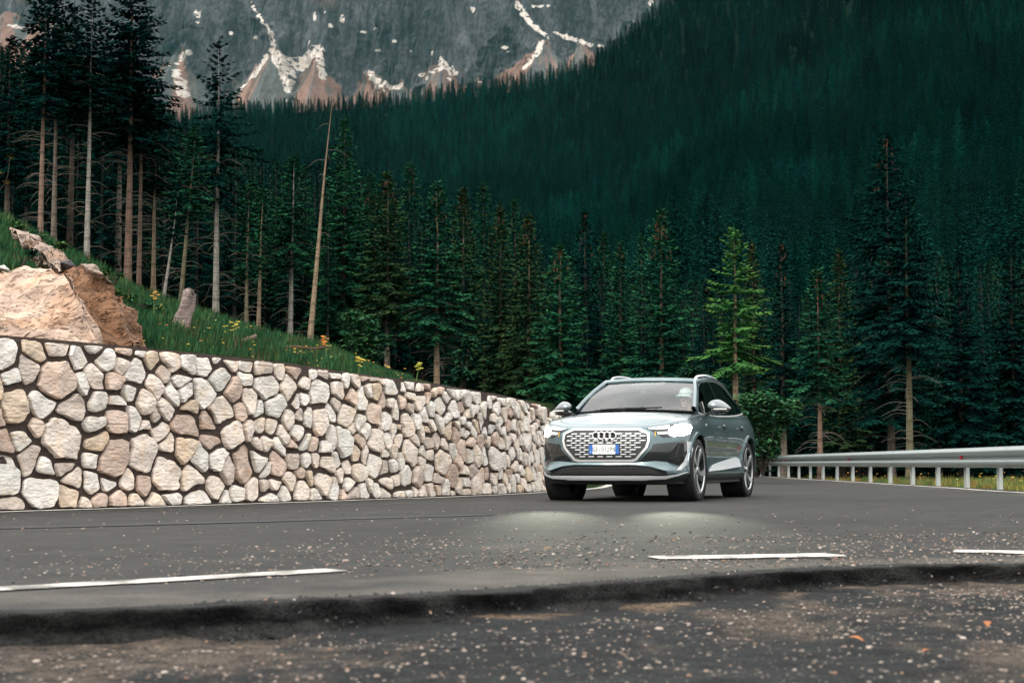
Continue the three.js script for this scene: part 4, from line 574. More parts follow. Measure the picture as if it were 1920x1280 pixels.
  for (const [x, z, s, turn] of [[0.785, 0, 1, 0.5], [-0.785, 0, -1, 0.2], [0.785, WB, 1, 0.05], [-0.785, WB, -1, 0.7]]) {
    const w = new THREE.Group(); w.name = 'wheel'; w.position.set(x, RW, z); w.rotation.y = s > 0 ? 0 : Math.PI; car.add(w);
    part('tyre', tyreG, rubber, w); part('rim', mergeGeometries([barrelG, new THREE.CircleGeometry(0.25, 40).rotateY(Math.PI / 2).translate(0.02, 0, 0)].map((g) => { g.deleteAttribute('uv'); return g.toNonIndexed(); })), rimDark, w); part('rim_lip', lipG, polished, w);
    part('brake_disc', new THREE.CylinderGeometry(0.165, 0.165, 0.02, 40).rotateZ(Math.PI / 2).translate(0.035, 0, 0), std(lin(0.16, 0.16, 0.16), 0.4, { metalness: 0.8 }), w);
    for (let k = 0; k < 5; k++) { const a = turn + k * 1.2566; const sp = part('spoke', spoke(0.075, 0.17, 0.03, 0.262, 0.085, 0.105, 0.1), rimDark, w); sp.rotation.x = a; const f = part('spoke_face', spoke(0.03, 0.075, 0.05, 0.262, 0.094, 0.116, 0.28), polished, w); f.rotation.x = a; }
    part('hub_cap', new THREE.CylinderGeometry(0.035, 0.042, 0.03, 24).rotateZ(-Math.PI / 2).translate(0.092, 0, 0), polished, w);
  }

  // cabin
  const trimM = std(lin(0.028, 0.028, 0.03), 0.75), seatM = std(lin(0.05, 0.05, 0.052), 0.8);
  part('dashboard', sheet(20, 12, (u, v) => { const a = v * Math.PI * 0.62; return [mix(-0.70, 0.70, u), 0.90 + 0.10 * Math.sin(a + 0.5) + 0.03 * Math.exp(-(((u - 0.76) / 0.12) ** 2)) * Math.sin(a), -0.36 - 0.22 * (1 - Math.cos(a))]; }, 0.03), trimM, car);
  for (const [x, z, rear] of [[0.37, -1.45, 0], [-0.37, -1.45, 0], [0, -2.35, 1]]) { const w = rear ? 1.2 : 0.50, st = part(rear ? 'rear_seat' : 'front_seat', mergeGeometries([new RoundedBoxGeometry(w, 0.62, 0.14, 4, 0.06).rotateX(-0.22).translate(x, 0.82, z - 0.02), new RoundedBoxGeometry(w, 0.15, 0.5, 4, 0.06).translate(x, 0.50, z + 0.27)]), seatM, car); for (const hx of rear ? [-0.38, 0.38] : [0]) part('headrest', new RoundedBoxGeometry(0.25, 0.17, 0.09, 4, 0.04).translate(x + hx, 1.21, z - 0.11), seatM, st); }
  const wheelG = part('steering_wheel', new THREE.TorusGeometry(0.178, 0.016, 10, 40), trimM, car); wheelG.position.set(0.37, 0.965, -0.80); wheelG.rotation.x = -0.42; part('wheel_spoke', mergeGeometries([new RoundedBoxGeometry(0.33, 0.05, 0.02, 2, 0.008), new THREE.SphereGeometry(0.065, 16, 12).scale(1, 0.9, 0.4), new RoundedBoxGeometry(0.04, 0.16, 0.02, 2, 0.008).translate(0, -0.09, 0)].map((g) => { g.deleteAttribute('uv'); return g.index ? g.toNonIndexed() : g; })), trimM, wheelG);

  // ---------------------------------------------------------------- the driver
  const skin = std(lin(0.42, 0.26, 0.19), 0.6), shirt = std(lin(0.05, 0.055, 0.065), 0.9), capM = std(lin(0.50, 0.60, 0.56), 0.85);
  function flesh(bones, c, size, res, k = 0.02) { const mc = new MarchingCubes(res, shirt, false, false, 120000), h = size / 2; mc.isolation = 0; const N = mc.size; for (let z = 0; z < N; z++) for (let y = 0; y < N; y++) for (let x = 0; x < N; x++) {
      const px = c[0] + ((x - N / 2) / (N / 2)) * h, py = c[1] + ((y - N / 2) / (N / 2)) * h, pz = c[2] + ((z - N / 2) / (N / 2)) * h; let d = 9;
      for (const [a, b, r0, r1, sx = 1] of bones) { const ex = b[0] - a[0], ey = b[1] - a[1], ez = b[2] - a[2], l = ex * ex + ey * ey + ez * ez || 1e-9, t = clamp(((px - a[0]) * ex + (py - a[1]) * ey + (pz - a[2]) * ez) / l), q = Math.hypot((px - a[0] - t * ex) / sx, py - a[1] - t * ey, pz - a[2] - t * ez) - mix(r0, r1, t), m = clamp(0.5 + (d - q) / (2 * k)); d = mix(d, q, m) - k * m * (1 - m); }
      mc.field[x + y * N + z * N * N] = -d; }
    mc.update(); const n = mc.count, p = new Float32Array(mc.positionArray.subarray(0, n * 3)), nr = new Float32Array(mc.normalArray.subarray(0, n * 3)); for (let i = 0; i < p.length; i++) p[i] = p[i] * h + c[i % 3]; const g = new THREE.BufferGeometry(); g.setAttribute('position', new THREE.BufferAttribute(p, 3)); g.setAttribute('normal', new THREE.BufferAttribute(nr, 3)); return g; }
  const man = thing('person', 'driver behind the windshield wearing a pale mint cap, hands on the wheel', 'person', [1.359, 0, -19.806]); man.rotation.y = -CAR_A;
  const O = V(0.40, 0.52, -1.28); // hips
  man.position.add(O.clone().applyAxisAngle(V(0, 1, 0), -CAR_A));
  const L = (x, y, z) => [x - O.x, y - O.y, z - O.z];
  const grip = [[0.50, 1.06, -0.83], [0.235, 1.06, -0.83]], sh = [[0.585, 1.045, -1.30], [0.235, 1.045, -1.30]], el = [[0.63, 0.90, -1.06], [0.18, 0.90, -1.06]];
  const bones = [[L(0.40, 0.60, -1.30), L(0.40, 0.80, -1.33), 0.135, 0.125, 1.3], [L(0.40, 0.80, -1.33), L(0.40, 1.0, -1.32), 0.13, 0.115, 1.35], [L(...sh[0]), L(...sh[1]), 0.065, 0.065], [L(0.405, 1.03, -1.31), L(0.415, 1.14, -1.285), 0.06, 0.055]];
  for (const k of [0, 1]) { const w = [mix(el[k][0], grip[k][0], 0.82), mix(el[k][1], grip[k][1], 0.82) - 0.01, mix(el[k][2], grip[k][2], 0.82) - 0.01]; bones.push([L(...sh[k]), L(...el[k]), 0.058, 0.046], [L(...el[k]), L(...w), 0.045, 0.03]); const hx = k ? 0.28 : 0.50; bones.push([L(hx, 0.60, -1.26), L(hx + (k ? -0.03 : 0.03), 0.66, -0.86), 0.085, 0.06], [L(hx + (k ? -0.03 : 0.03), 0.66, -0.86), L(hx, 0.42, -0.56), 0.058, 0.04]); }
  const torso = flesh(bones, L(0.40, 0.80, -1.0), 1.16, 92, 0.03); part('body', torso, shirt, man);
  const hd = V(...L(0.445, 1.255, -1.22)), yaw = -0.25, headB = [];
  const H = (x, y, z) => [x, y, z];
  headB.push([H(0, 0.03, -0.012), H(0, 0.035, 0.012), 0.088, 0.088, 0.86], [H(0, -0.04, 0.03), H(0, -0.085, 0.05), 0.062, 0.042, 0.9], [H(0, -0.02, -0.03), H(0, -0.16, -0.03), 0.055, 0.055], [H(0, 0.005, 0.098), H(0, -0.03, 0.112), 0.009, 0.015], [H(-0.026, -0.064, 0.092), H(0.026, -0.064, 0.092), 0.009, 0.009], [H(-0.05, 0.022, 0.076), H(0.05, 0.022, 0.076), 0.014, 0.014], [H(-0.078, 0.01, -0.01), H(-0.082, -0.03, -0.005), 0.016, 0.010, 0.5], [H(0.078, 0.01, -0.01), H(0.082, -0.03, -0.005), 0.016, 0.010, 0.5]);
  const head = new THREE.Group(); head.name = 'head'; head.position.copy(hd); head.rotation.y = yaw; man.add(head);
  part('face', flesh(headB, [0, -0.02, 0.01], 0.34, 84, 0.014), skin, head);
  part('eyes', mergeGeometries([-1, 1].map((s) => new THREE.SphereGeometry(0.012, 12, 8).translate(s * 0.033, 0.008, 0.079))), std(lin(0.05, 0.04, 0.035), 0.3), head);
  part('hair', new THREE.SphereGeometry(0.094, 24, 12, 0, 6.2832, 0, 1.9).scale(0.90, 1.0, 1.02).rotateX(-0.55).translate(0, 0.026, -0.014), std(lin(0.16, 0.13, 0.10), 0.9), head);
  part('cap', mergeGeometries([new THREE.SphereGeometry(0.104, 28, 14, 0, 6.2832, 0, 1.5).scale(0.88, 1, 1.05).rotateX(-0.12).translate(0, 0.042, 0), grid(16, 6, (u, v) => { const a = mix(-1.15, 1.15, u), r = 0.098 + 0.085 * v * Math.cos(a * 0.9); return [Math.sin(a) * r * 0.9, 0.055 - 0.03 * v - 0.018 * (a * a) * v, Math.cos(a) * r * 1.04]; })].map((g) => { g.deleteAttribute('uv'); return g.toNonIndexed(); })), capM, head);
  for (const k of [0, 1]) { const s = k ? -1 : 1, fb = [[[s * 0.012, -0.045, -0.02], [0, -0.01, 0.012], 0.026, 0.03]]; for (let f = 0; f < 4; f++) { const q = (f - 1.5) * 0.019; fb.push([[s * 0.004, q * 1.0, 0.018], [-s * 0.012, q, 0.042 - Math.abs(f - 1.3) * 0.003], 0.0098, 0.0092], [[-s * 0.012, q, 0.042 - Math.abs(f - 1.3) * 0.003], [-s * 0.034, q, 0.036], 0.0092, 0.0086], [[-s * 0.034, q, 0.036], [-s * 0.042, q, 0.016], 0.0086, 0.0078]); } fb.push([[s * 0.004, -0.01, -0.002], [-s * 0.018, 0.022, -0.010], 0.012, 0.0105], [[-s * 0.018, 0.022, -0.010], [-s * 0.03, 0.044, -0.004], 0.0105, 0.0088]);
    const h = part('hand', flesh(fb, [-s * 0.008, 0, 0.01], 0.15, 48, 0.006), skin, man); h.position.set(...L(grip[k][0] + s * 0.012, grip[k][1], grip[k][2] - 0.012)); h.rotation.x = -0.42; h.rotation.z = s * 0.35; }
}
// ---------------------------------------------------------------- conifers
// crown: whorls of drooping boughs, each bough a spine with side sprays; sprays are narrow kites
class Kites {
  constructor() { this.p = []; this.n = []; this.c = []; }
  kite(a, b, side, w, up, col, fold = 0.35) { // from a to b, half-width w along side
    const m = [a[0] + (b[0] - a[0]) * 0.42, a[1] + (b[1] - a[1]) * 0.42, a[2] + (b[2] - a[2]) * 0.42], l = [m[0] + side[0] * w, m[1] + side[1] * w - w * fold, m[2] + side[2] * w], r = [m[0] - side[0] * w, m[1] - side[1] * w - w * fold, m[2] - side[2] * w];
    for (const [x, y, z] of [[a, l, b], [a, b, r]]) {
      this.p.push(...x, ...y, ...z);
      let nx = (y[1] - x[1]) * (z[2] - x[2]) - (y[2] - x[2]) * (z[1] - x[1]), ny = (y[2] - x[2]) * (z[0] - x[0]) - (y[0] - x[0]) * (z[2] - x[2]), nz = (y[0] - x[0]) * (z[1] - x[1]) - (y[1] - x[1]) * (z[0] - x[0]); const l2 = Math.hypot(nx, ny, nz) || 1, s = ny < 0 ? -1 : 1; nx *= s / l2; ny *= s / l2; nz *= s / l2;
      for (let k = 0; k < 3; k++) { this.n.push(nx, ny, nz); this.c.push(...col); }
    }
  }
  build() { const g = new THREE.BufferGeometry(); g.setAttribute('position', new THREE.Float32BufferAttribute(this.p, 3)); g.setAttribute('normal', new THREE.Float32BufferAttribute(this.n, 3)); g.setAttribute('color', new THREE.Float32BufferAttribute(this.c, 3)); return g; }
}
function conifer({ H, base, R, seed, gap = 0.3, per = 7, st = 0.19, w = 0.055, droop = 0.35, tip = 1.6, tone = [0.016, 0.050, 0.034], young = [0.035, 0.095, 0.05], full = 0.75, ragged = 0.3 }) {
  const r = rng(seed), K = new Kites(); let y = H * base, turn = r() * 6;
  while (y < H * 0.995) {
    const f = (y - H * base) / (H * (1 - base)), rr = R * Math.min(Math.pow(1 - f, full) * 1.02 + 0.02, 1) * (f < 0.12 ? 0.65 + f * 2.9 : 1), n = Math.max(3, Math.round(per * (0.55 + 0.45 * (1 - f))));
    for (let k = 0; k < n; k++) {
      const L = rr * mix(1 - ragged, 1 + ragged * 0.7, r()); if (r() < 0.06 || L < 0.05) continue;
      const a = turn + (k / n) * 2 * Math.PI + (r() - 0.5) * 0.7, ca = Math.cos(a), sa = Math.sin(a), rise = mix(-0.34, 0.75, Math.pow(f, 1.5)) + (r() - 0.5) * 0.25, dr = droop * mix(1, 0.2, f), y0 = y + (r() - 0.5) * gap * 0.8, hue = mix(0.6, 1.35, r());
      const P = (t) => { const h = L * t; return [ca * h, y0 + h * rise - dr * h * t * 1.1 + dr * 0.9 * h * t * t, sa * h]; };
      const m = Math.max(2, Math.round(L / st));
      for (let i = 0; i < m; i++) {
        const t = (i + 0.6) / m, p = P(t), reach = Math.min(1, 0.25 + t * 1.6) * (1 - t * 0.62), tl = Math.max(0.10, Math.min(0.62, L * 0.44) * reach) * mix(0.7, 1.25, r()), q = r() * t * t * 0.9;
        const col = tone.map((c, j) => mix(c, young[j], q) * hue);
        for (const s of [-1, 1]) { const fx = ca * 0.62 - sa * s * 0.78, fz = sa * 0.62 + ca * s * 0.78, dy = -tl * mix(0.1, 0.55, r()); K.kite(p, [p[0] + fx * tl, p[1] + dy, p[2] + fz * tl], [-fz, 0, fx], w * mix(0.8, 1.3, r()), 1, col); }
        if (r() < 0.65) { const hl = tl * mix(0.45, 0.8, r()); K.kite(p, [p[0] + ca * hl * 0.3, p[1] - hl, p[2] + sa * hl * 0.3], [-sa, 0, ca], w * 1.15, 1, tone.map((c) => c * hue * 0.9), 0); }
      }
      const e = P(0.82), z = P(1); K.kite(e, [z[0] + ca * 0.1, z[1] + 0.02, z[2] + sa * 0.1], [-sa, 0, ca], w, 1, tone.map((c, j) => mix(c, young[j], 0.7) * hue));
    }
    turn += 1.1; y += gap * mix(0.75, 1.25, r()) * mix(1, 0.55, f);
  }
  K.kite([0, H * 0.95, 0], [0, H * 1.02, 0], [1, 0, 0], w * 0.4, 1, tone, 0); K.kite([0, H * 0.95, 0], [0, H * 1.02, 0], [0, 0, 1], w * 0.4, 1, tone, 0);
  return K.build();
}
const needles = new THREE.MeshLambertMaterial({ color: 0xffffff, vertexColors: true, side: THREE.DoubleSide });
const trunkGeo = (H, r, lean, seed) => grid(9, 26, (u, v) => { const a = u * 2 * Math.PI, q = r * (1 - 0.96 * Math.pow(v, 0.85)) * (1 + (v < 0.04 ? 0.35 * (1 - v / 0.04) : 0)) * (1 + 0.08 * fbm(Math.cos(a) * 2, v * H, seed, 2)); return [Math.cos(a) * q + lean * v + 0.05 * noise(v * 3, seed) * v, v * H * 0.985 - (v === 0 ? 0.3 : 0), Math.sin(a) * q]; }, { uv: (p, u, v) => [u, v * H / 18] });
function twigs(H, from, to, r0, len, n, seed, lean) { // dead side twigs on the bare part of the stem
  const r = rng(seed), g = []; for (let i = 0; i < n; i++) { const y = mix(from, to, r()) * H, a = r() * 6.283, L = len * mix(0.35, 1, r()), x0 = lean * y / H; g.push(tube([V(x0, y, 0), V(x0 + Math.cos(a) * L * 0.5, y + L * 0.03, Math.sin(a) * L * 0.5), V(x0 + Math.cos(a) * L, y - L * mix(0.05, 0.3, r()), Math.sin(a) * L)], (t) => 0.0095 * (1 - 0.7 * t), 3)); } return mergeGeometries(g);
}
const coneGeo = (H, R, seed, n) => { const r = rng(seed), g = []; for (let i = 0; i < n; i++) { const f = 0.005 + Math.pow(r(), 1.4) * 0.17, y = H * (1 - f) - 0.05, a = r() * 6.28, q = R * (Math.pow(f, 0.8) * 1.0 + 0.02) * mix(0.55, 1.1, r()); const c = new THREE.ConeGeometry(0.036, 0.13, 5).rotateX(Math.PI).translate(Math.cos(a) * q, y - 0.08, Math.sin(a) * q); g.push(c); } return mergeGeometries(g); };
const B_ = { red: bark(0.27, 0.175, 0.13), grey: bark(0.20, 0.165, 0.135), pale: bark(0.36, 0.345, 0.31), brown: bark(0.09, 0.068, 0.05), tan: bark(0.34, 0.255, 0.17), moss: bark(0.16, 0.145, 0.085) };
const twigMat = std(lin(0.13, 0.11, 0.085), 0.95), coneMat = std(lin(0.12, 0.048, 0.022), 1);
const tones = { deep: [[0.0025, 0.018, 0.016], [0.007, 0.042, 0.029]], mid: [[0.007, 0.041, 0.024], [0.030, 0.112, 0.044]], fresh: [[0.010, 0.055, 0.028], [0.032, 0.12, 0.048]], olive: [[0.014, 0.038, 0.018], [0.05, 0.078, 0.026]], gold: [[0.035, 0.12, 0.034], [0.11, 0.20, 0.046]] };
let treeN = 0;
function tree(name, label, category, px, topY, d, { baseY, crown = 0.1, hw = 50, trunk = 'brown', tone = 'mid', lean = 0, tw = 0, cones = 0, r, droop, gap, per, ragged, group = 'conifers along the edge of the forest', dense = 1, st } = {}) {
  const id = ++treeN, a = bearing(at(px, 600, d).x, d), x = at(px, 600, d).x, y0 = baseY ? at(px, baseY, d).y : land(a, d), H = at(px, topY, d).y - y0, R = (hw / FPX) * d * 1.12, rr = r ?? clamp(H * 0.0125 + 0.03, 0.07, 0.22), ln = (lean / FPX) * d;
  const t = thing(name, label, category, [x, y0, -d]);
  part('trunk', trunkGeo(H, rr, ln, id * 3.1), B_[trunk], t);
  if (crown < 1) { const g = conifer({ H, base: crown, R, seed: 100 + id * 13, gap: gap ?? clamp(H * 0.024, 0.2, 0.34) / dense, per: (per ?? 8) + 1, st: st ?? clamp(d * 0.0032, 0.15, 0.22), w: clamp(d * 0.00135, 0.05, 0.095), droop: droop ?? 0.35, tone: tones[tone][0], young: tones[tone][1], ragged: ragged ?? 0.32 }); if (ln) { const p = g.attributes.position; for (let i = 0; i < p.count; i++) p.setX(i, p.getX(i) + ln * p.getY(i) / H); } part('crown', g, needles, t); }
  if (tw) part('dead_twigs', twigs(H, 0.06, Math.min(crown + 0.15, 0.95), rr, R * 0.95, tw, id * 7 + 1, ln), twigMat, t, 'stuff');
  if (cones) part('cones', coneGeo(H, R, id * 5 + 2, cones), coneMat, t, 'stuff');
  return t;
}
const SP = (label, ...a) => tree('spruce_tree', label, 'spruce', ...a);
SP('tall spruce with reddish bare trunk, left of the close pair above the pale boulder', 72, -75, 52, { baseY: 452, crown: 0.46, hw: 66, trunk: 'red', tone: 'deep', tw: 46, r: 0.10, per: 9 });
SP('tall spruce with greyish bare trunk, right of the close pair above the pale boulder', 97, -50, 54, { baseY: 450, crown: 0.5, hw: 62, trunk: 'grey', tone: 'deep', tw: 46, r: 0.10, per: 9 });
SP('tall spruce with pale silvery trunk just right of the close pair of trunks', 160, -25, 53, { baseY: 497, crown: 0.56, hw: 58, trunk: 'pale', tone: 'deep', tw: 40, r: 0.105, per: 9 });
SP('tallest spruce with thick reddish trunk, dark crown jutting over the rock face', 238, -95, 55, { baseY: 548, crown: 0.44, hw: 92, trunk: 'red', tone: 'deep', tw: 60, r: 0.15, per: 10 });
SP('slim brown trunked spruce close against the thick reddish trunk', 259, 40, 56, { baseY: 548, crown: 0.58, hw: 48, trunk: 'red', tone: 'deep', tw: 46, r: 0.095 });
SP('thin brownish spruce between the thick reddish trunk and the leaning pale stem', 286, 200, 57, { baseY: 542, crown: 0.55, hw: 48, trunk: 'tan', tone: 'deep', tw: 40, r: 0.09 });
SP('dim spruce trunk standing back between the silvery trunk and the close pair', 128, 10, 68, { baseY: 470, crown: 0.5, hw: 60, trunk: 'brown', tone: 'deep', tw: 20 });
SP('dim spruce trunk standing back left of the thick reddish trunk', 219, 60, 66, { baseY: 530, crown: 0.5, hw: 55, trunk: 'grey', tone: 'deep', tw: 20 });
SP('dark spruce cut by the left edge with its tip showing below the rock', 8, 70, 60, { crown: 0.25, hw: 48, trunk: 'brown', tone: 'deep' });
SP('thin pale spruce stem leaning right beside the broken stump', 304, 350, 50, { baseY: 578, crown: 0.6, hw: 26, trunk: 'pale', tone: 'deep', lean: 26, tw: 24, r: 0.065 });
SP('slim mossy spruce leaning slightly right behind the broken stump', 338, 235, 52, { baseY: 568, crown: 0.5, hw: 44, trunk: 'moss', tone: 'mid', lean: 22, tw: 36, r: 0.09 });
SP('sparse spruce with flaking white lower trunk and ragged top against the mountain', 404, 74, 55, { baseY: 610, crown: 0.44, hw: 74, trunk: 'pale', tone: 'deep', tw: 50, r: 0.125, per: 6, ragged: 0.55, gap: 0.3 });
SP('thin greenish spruce stem, left of the two slim stems above the log', 462, 340, 51, { baseY: 630, crown: 0.4, hw: 34, trunk: 'moss', tone: 'mid', tw: 34, r: 0.075, per: 5 });
SP('thin tan spruce stem, right of the two slim stems above the log', 484, 350, 52, { baseY: 624, crown: 0.45, hw: 34, trunk: 'tan', tone: 'mid', tw: 34, r: 0.08, per: 5, lean: 6 });
SP('whitish trunked spruce just left of the bare leaning pole', 544, 290, 53, { baseY: 650, crown: 0.42, hw: 52, trunk: 'pale', tone: 'mid', tw: 36, r: 0.1, lean: 4 });
tree('dead_tree', 'bare leaning dead pole without branches, its top reaching the mountain foot', 'dead tree', 580, 184, 51, { baseY: 655, crown: 1, trunk: 'tan', lean: 37, r: 0.105, tw: 8 });
SP('spruce with brown trunk rising at the right end of the flowery bank', 726, 322, 55, { baseY: 696, crown: 0.24, hw: 62, trunk: 'grey', tone: 'olive', tw: 30, cones: 14, r: 0.10 });
SP('spruce with tan trunk and bare side twigs behind the middle of the wall', 819, 343, 54, { baseY: 730, crown: 0.26, hw: 66, trunk: 'tan', tone: 'mid', tw: 70, cones: 18, r: 0.11, droop: 0.2 });
SP('green spruce hugging the right side of the bare leaning pole', 643, 222, 64, { crown: 0.06, hw: 64, tone: 'fresh' });
SP('slender spruce second from the leaning pole to the right', 692, 322, 70, { crown: 0.06, hw: 48, tone: 'mid', cones: 10 });
SP('spruce with dark narrow top between the brown and the tan trunk', 768, 306, 74, { crown: 0.06, hw: 56, tone: 'mid', cones: 14 });
SP('dark spruce with orange cones right of the tan trunk', 868, 352, 68, { crown: 0.12, hw: 52, tone: 'olive', cones: 16, trunk: 'grey' });
SP('narrow spruce right behind the orange coned one, nearly as tall', 906, 340, 78, { crown: 0.06, hw: 50, tone: 'mid', cones: 10 });
SP('short dark spruce standing left of the orange tipped twin tops', 938, 382, 64, { crown: 0.06, hw: 46, tone: 'olive', cones: 18 });
SP('spruce with left of the orange tipped twin tops above the wall end', 966, 370, 76, { crown: 0.05, hw: 44, tone: 'mid', cones: 14 });
SP('spruce with trunk showing and orange tip, right of the twin tops', 991, 402, 60, { crown: 0.07, hw: 58, tone: 'olive', cones: 26, trunk: 'tan' });
SP('broad low spruce in front, directly behind the end of the stone wall', 1050, 460, 48, { crown: 0.02, hw: 76, tone: 'fresh', cones: 18, trunk: 'tan' });
SP('dark pointed spruce with brown cones above the left door mirror', 1097, 398, 70, { crown: 0.05, hw: 58, tone: 'deep', cones: 26 });
SP('small spruce top just right of the pointed dark spruce', 1132, 434, 76, { crown: 0.05, hw: 46, tone: 'mid', cones: 8 });
SP('mid green spruce rising over the windshield of the car', 1164, 452, 62, { crown: 0.04, hw: 56, tone: 'mid', cones: 12 });
SP('faint spruce top left of the tall coned spruce over the car', 1203, 440, 82, { crown: 0.05, hw: 46, tone: 'mid', cones: 6 });
SP('tall spruce with reddish cone covered tip over the roof of the car', 1241, 393, 56, { crown: 0.04, hw: 82, tone: 'mid', cones: 48, trunk: 'tan', ragged: 0.45 });
SP('low spruce top between the tall coned spruce and the yellow green tree', 1328, 520, 72, { crown: 0.05, hw: 44, tone: 'deep', cones: 12 });
tree('larch_tree', 'young bright yellow green larch with flat layered boughs right of the car roof', 'larch', 1378, 428, 40, { baseY: 800, crown: 0.29, hw: 64, tone: 'gold', trunk: 'tan', droop: -0.05, gap: 0.25, per: 9, ragged: 0.6, st: 0.105 });
SP('slim dark spruce with an orange tip hard behind the bright larch', 1412, 452, 56, { crown: 0.08, hw: 40, tone: 'olive', cones: 30 });
SP('dark spruce with reddish tip standing alone right of the bright larch', 1467, 450, 54, { crown: 0.26, hw: 50, tone: 'deep', cones: 26, trunk: 'grey' });
SP('spruce with reddish trunk and long bare twigs behind the middle of the guardrail', 1535, 500, 48, { baseY: 880, crown: 0.36, hw: 56, tone: 'mid', cones: 18, trunk: 'red', tw: 46, r: 0.09 });
SP('short spruce with orange cones right of the reddish trunk', 1575, 470, 62, { crown: 0.1, hw: 46, tone: 'olive', cones: 20 });
SP('largest dark spruce at right, broad crown towering over the guardrail', 1668, 252, 57, { crown: 0.22, hw: 118, tone: 'deep', cones: 24, trunk: 'grey', tw: 40, per: 9, ragged: 0.45, r: 0.16 });
SP('spruce with pale mossy trunk standing right behind the guardrail', 1702, 360, 46, { baseY: 885, crown: 0.42, hw: 84, tone: 'deep', trunk: 'moss', tw: 40, r: 0.12 });
SP('dark spruce between the largest one and the right edge', 1800, 468, 56, { crown: 0.12, hw: 76, tone: 'deep' });
SP('dark spruce cut by the right edge of the picture', 1898, 440, 58, { crown: 0.08, hw: 80, tone: 'deep' });
SP('slim brown trunked spruce deep in shade right of the reddish trunk', 1617, 520, 66, { crown: 0.3, hw: 46, tone: 'deep', trunk: 'brown', tw: 20 });

// the dense wood behind them, one mass
{
  const r = rng(5), top = table([[-300, 60], [0, 90], [200, 110], [330, 225], [450, 262], [520, 300], [600, 300], [640, 300], [750, 365], [1000, 455], [1200, 510], [1400, 525], [1550, 545], [1640, 440], [1740, 450], [1800, 500], [1920, 470], [2200, 450]]);
  const kinds = [0, 1, 2, 3].map((k) => conifer({ H: 14, base: [0.1, 0.22, 0.05, 0.16][k], R: [2.0, 1.8, 2.2, 1.9][k], seed: 900 + k, gap: 0.42, per: 7, st: 0.3, w: 0.10, tone: tones.deep[0], young: tones[['deep', 'mid', 'deep', 'deep'][k]][1] }));
  const stem = trunkGeo(14, 0.17, 0, 4), lists = kinds.map(() => []), stems = [];
  for (let i = 0; i < 1700; i++) {
    const px = mix(-260, 2180, r()), d = 62 + 95 * Math.pow(r(), 0.9), x = ((px - 960) * cP / FPX) * d, y = land(px, d), H = EYE + slope(top(px) + 130 * Math.pow(r(), 1.4) - 6) * d - y;
    if (H < 5 || H > 42) continue; const s = H / 14, k = Math.floor(r() * 4), e = { p: V(x, y, -d), ry: r() * 6.28, s: V(Math.min(s, 1.5) * mix(0.8, 1.05, r()), s, Math.min(s, 1.5) * mix(0.8, 1.05, r())), c: lin(1, 1, 1).multiplyScalar(mix(0.65, 1.2, r())) };
    lists[k].push(e); stems.push({ ...e, c: lin(1, 1, 1).multiplyScalar(mix(0.5, 1.3, r())) });
  }
  lists.forEach((L, k) => stuff('forest', kinds[k], needles, L, ['dense dark spruce wood filling the space behind the front trees', 'dark inner rows of spruces behind the roadside trees', 'mixed green spruce wood between road and hillside', 'deep shaded spruce wood behind the front trunks'][k], 'forest'));
  stuff('forest', stem, bark(0.05, 0.045, 0.038), stems, 'dim brown stems of the wood behind the front trees', 'forest');
}
// the hillside, thousands of spruces
{
  const r = rng(6), N = 3, kinds = [0, 1, 2].map((k) => conifer({ H: 20, base: 0.04, R: [3.3, 2.8, 3.9][k], seed: 950 + k, gap: 0.8, per: 8, st: 0.8, w: 0.5, droop: 0.12, tone: [[0.001, 0.024, 0.021], [0.0015, 0.027, 0.022], [0.0025, 0.030, 0.022]][k], young: [0.005, 0.046, 0.034], ragged: 0.4 }));
  const nearG = conifer({ H: 16, base: 0.08, R: 2.3, seed: 961, gap: 0.5, per: 8, st: 0.42, w: 0.15, tone: [0.002, 0.022, 0.018], young: [0.006, 0.042, 0.030] }), nearL = [];
  const lists = kinds.map(() => []); let d = 150;
  while (d < RIDGE + 60) {
    const step = 4.6 + d * 0.0022, w = d * 0.40; let x = -w * (1 + 0.1 * r());
    while (x < w) { const xx = x + (r() - 0.5) * step, dd = d + (r() - 0.5) * step * 1.2, px = bearing(xx, dd), thin = fbm(px * 0.012, dd * 0.008, 9, 3);
      if (px > -120 && px < 2050 && thin > -0.55) { const s = mix(0.5, 0.88, r()) * (1 + 0.3 * thin); (dd < 380 ? nearL : lists[Math.floor(r() * 3)]).push({ p: V(xx, hill(px, dd) - 0.4, -dd), ry: r() * 6.28, s: V(s * mix(0.85, 1.15, r()), s, s).multiplyScalar(dd < 380 ? 1.4 : 1), c: lin(mix(0.75, 1.35, r()), mix(0.8, 1.2, r()), 1).multiplyScalar(mix(0.5, 1.5, r()) * (1 + 0.6 * fbm(px * 0.02, dd * 0.01, 2, 2)) * (1 + 0.6 * smooth(0.0, 0.3, fbm(xx * 0.012, dd * 0.009, 6, 3)))) }); }
      x += step; }
    d += step;
  }
  console.log('hill trees', lists.map((l) => l.length).join());
  stuff('forest', nearG, needles, nearL, 'lower edge of the hillside forest above the front trees', 'forest');
  lists.forEach((L, k) => stuff('forest', kinds[k], needles, L, ['spruce forest covering the hillside below the rock wall', 'bluish green spruces mixed into the far hillside forest', 'broader spruces mixed into the far hillside forest'][k], 'forest'));
}

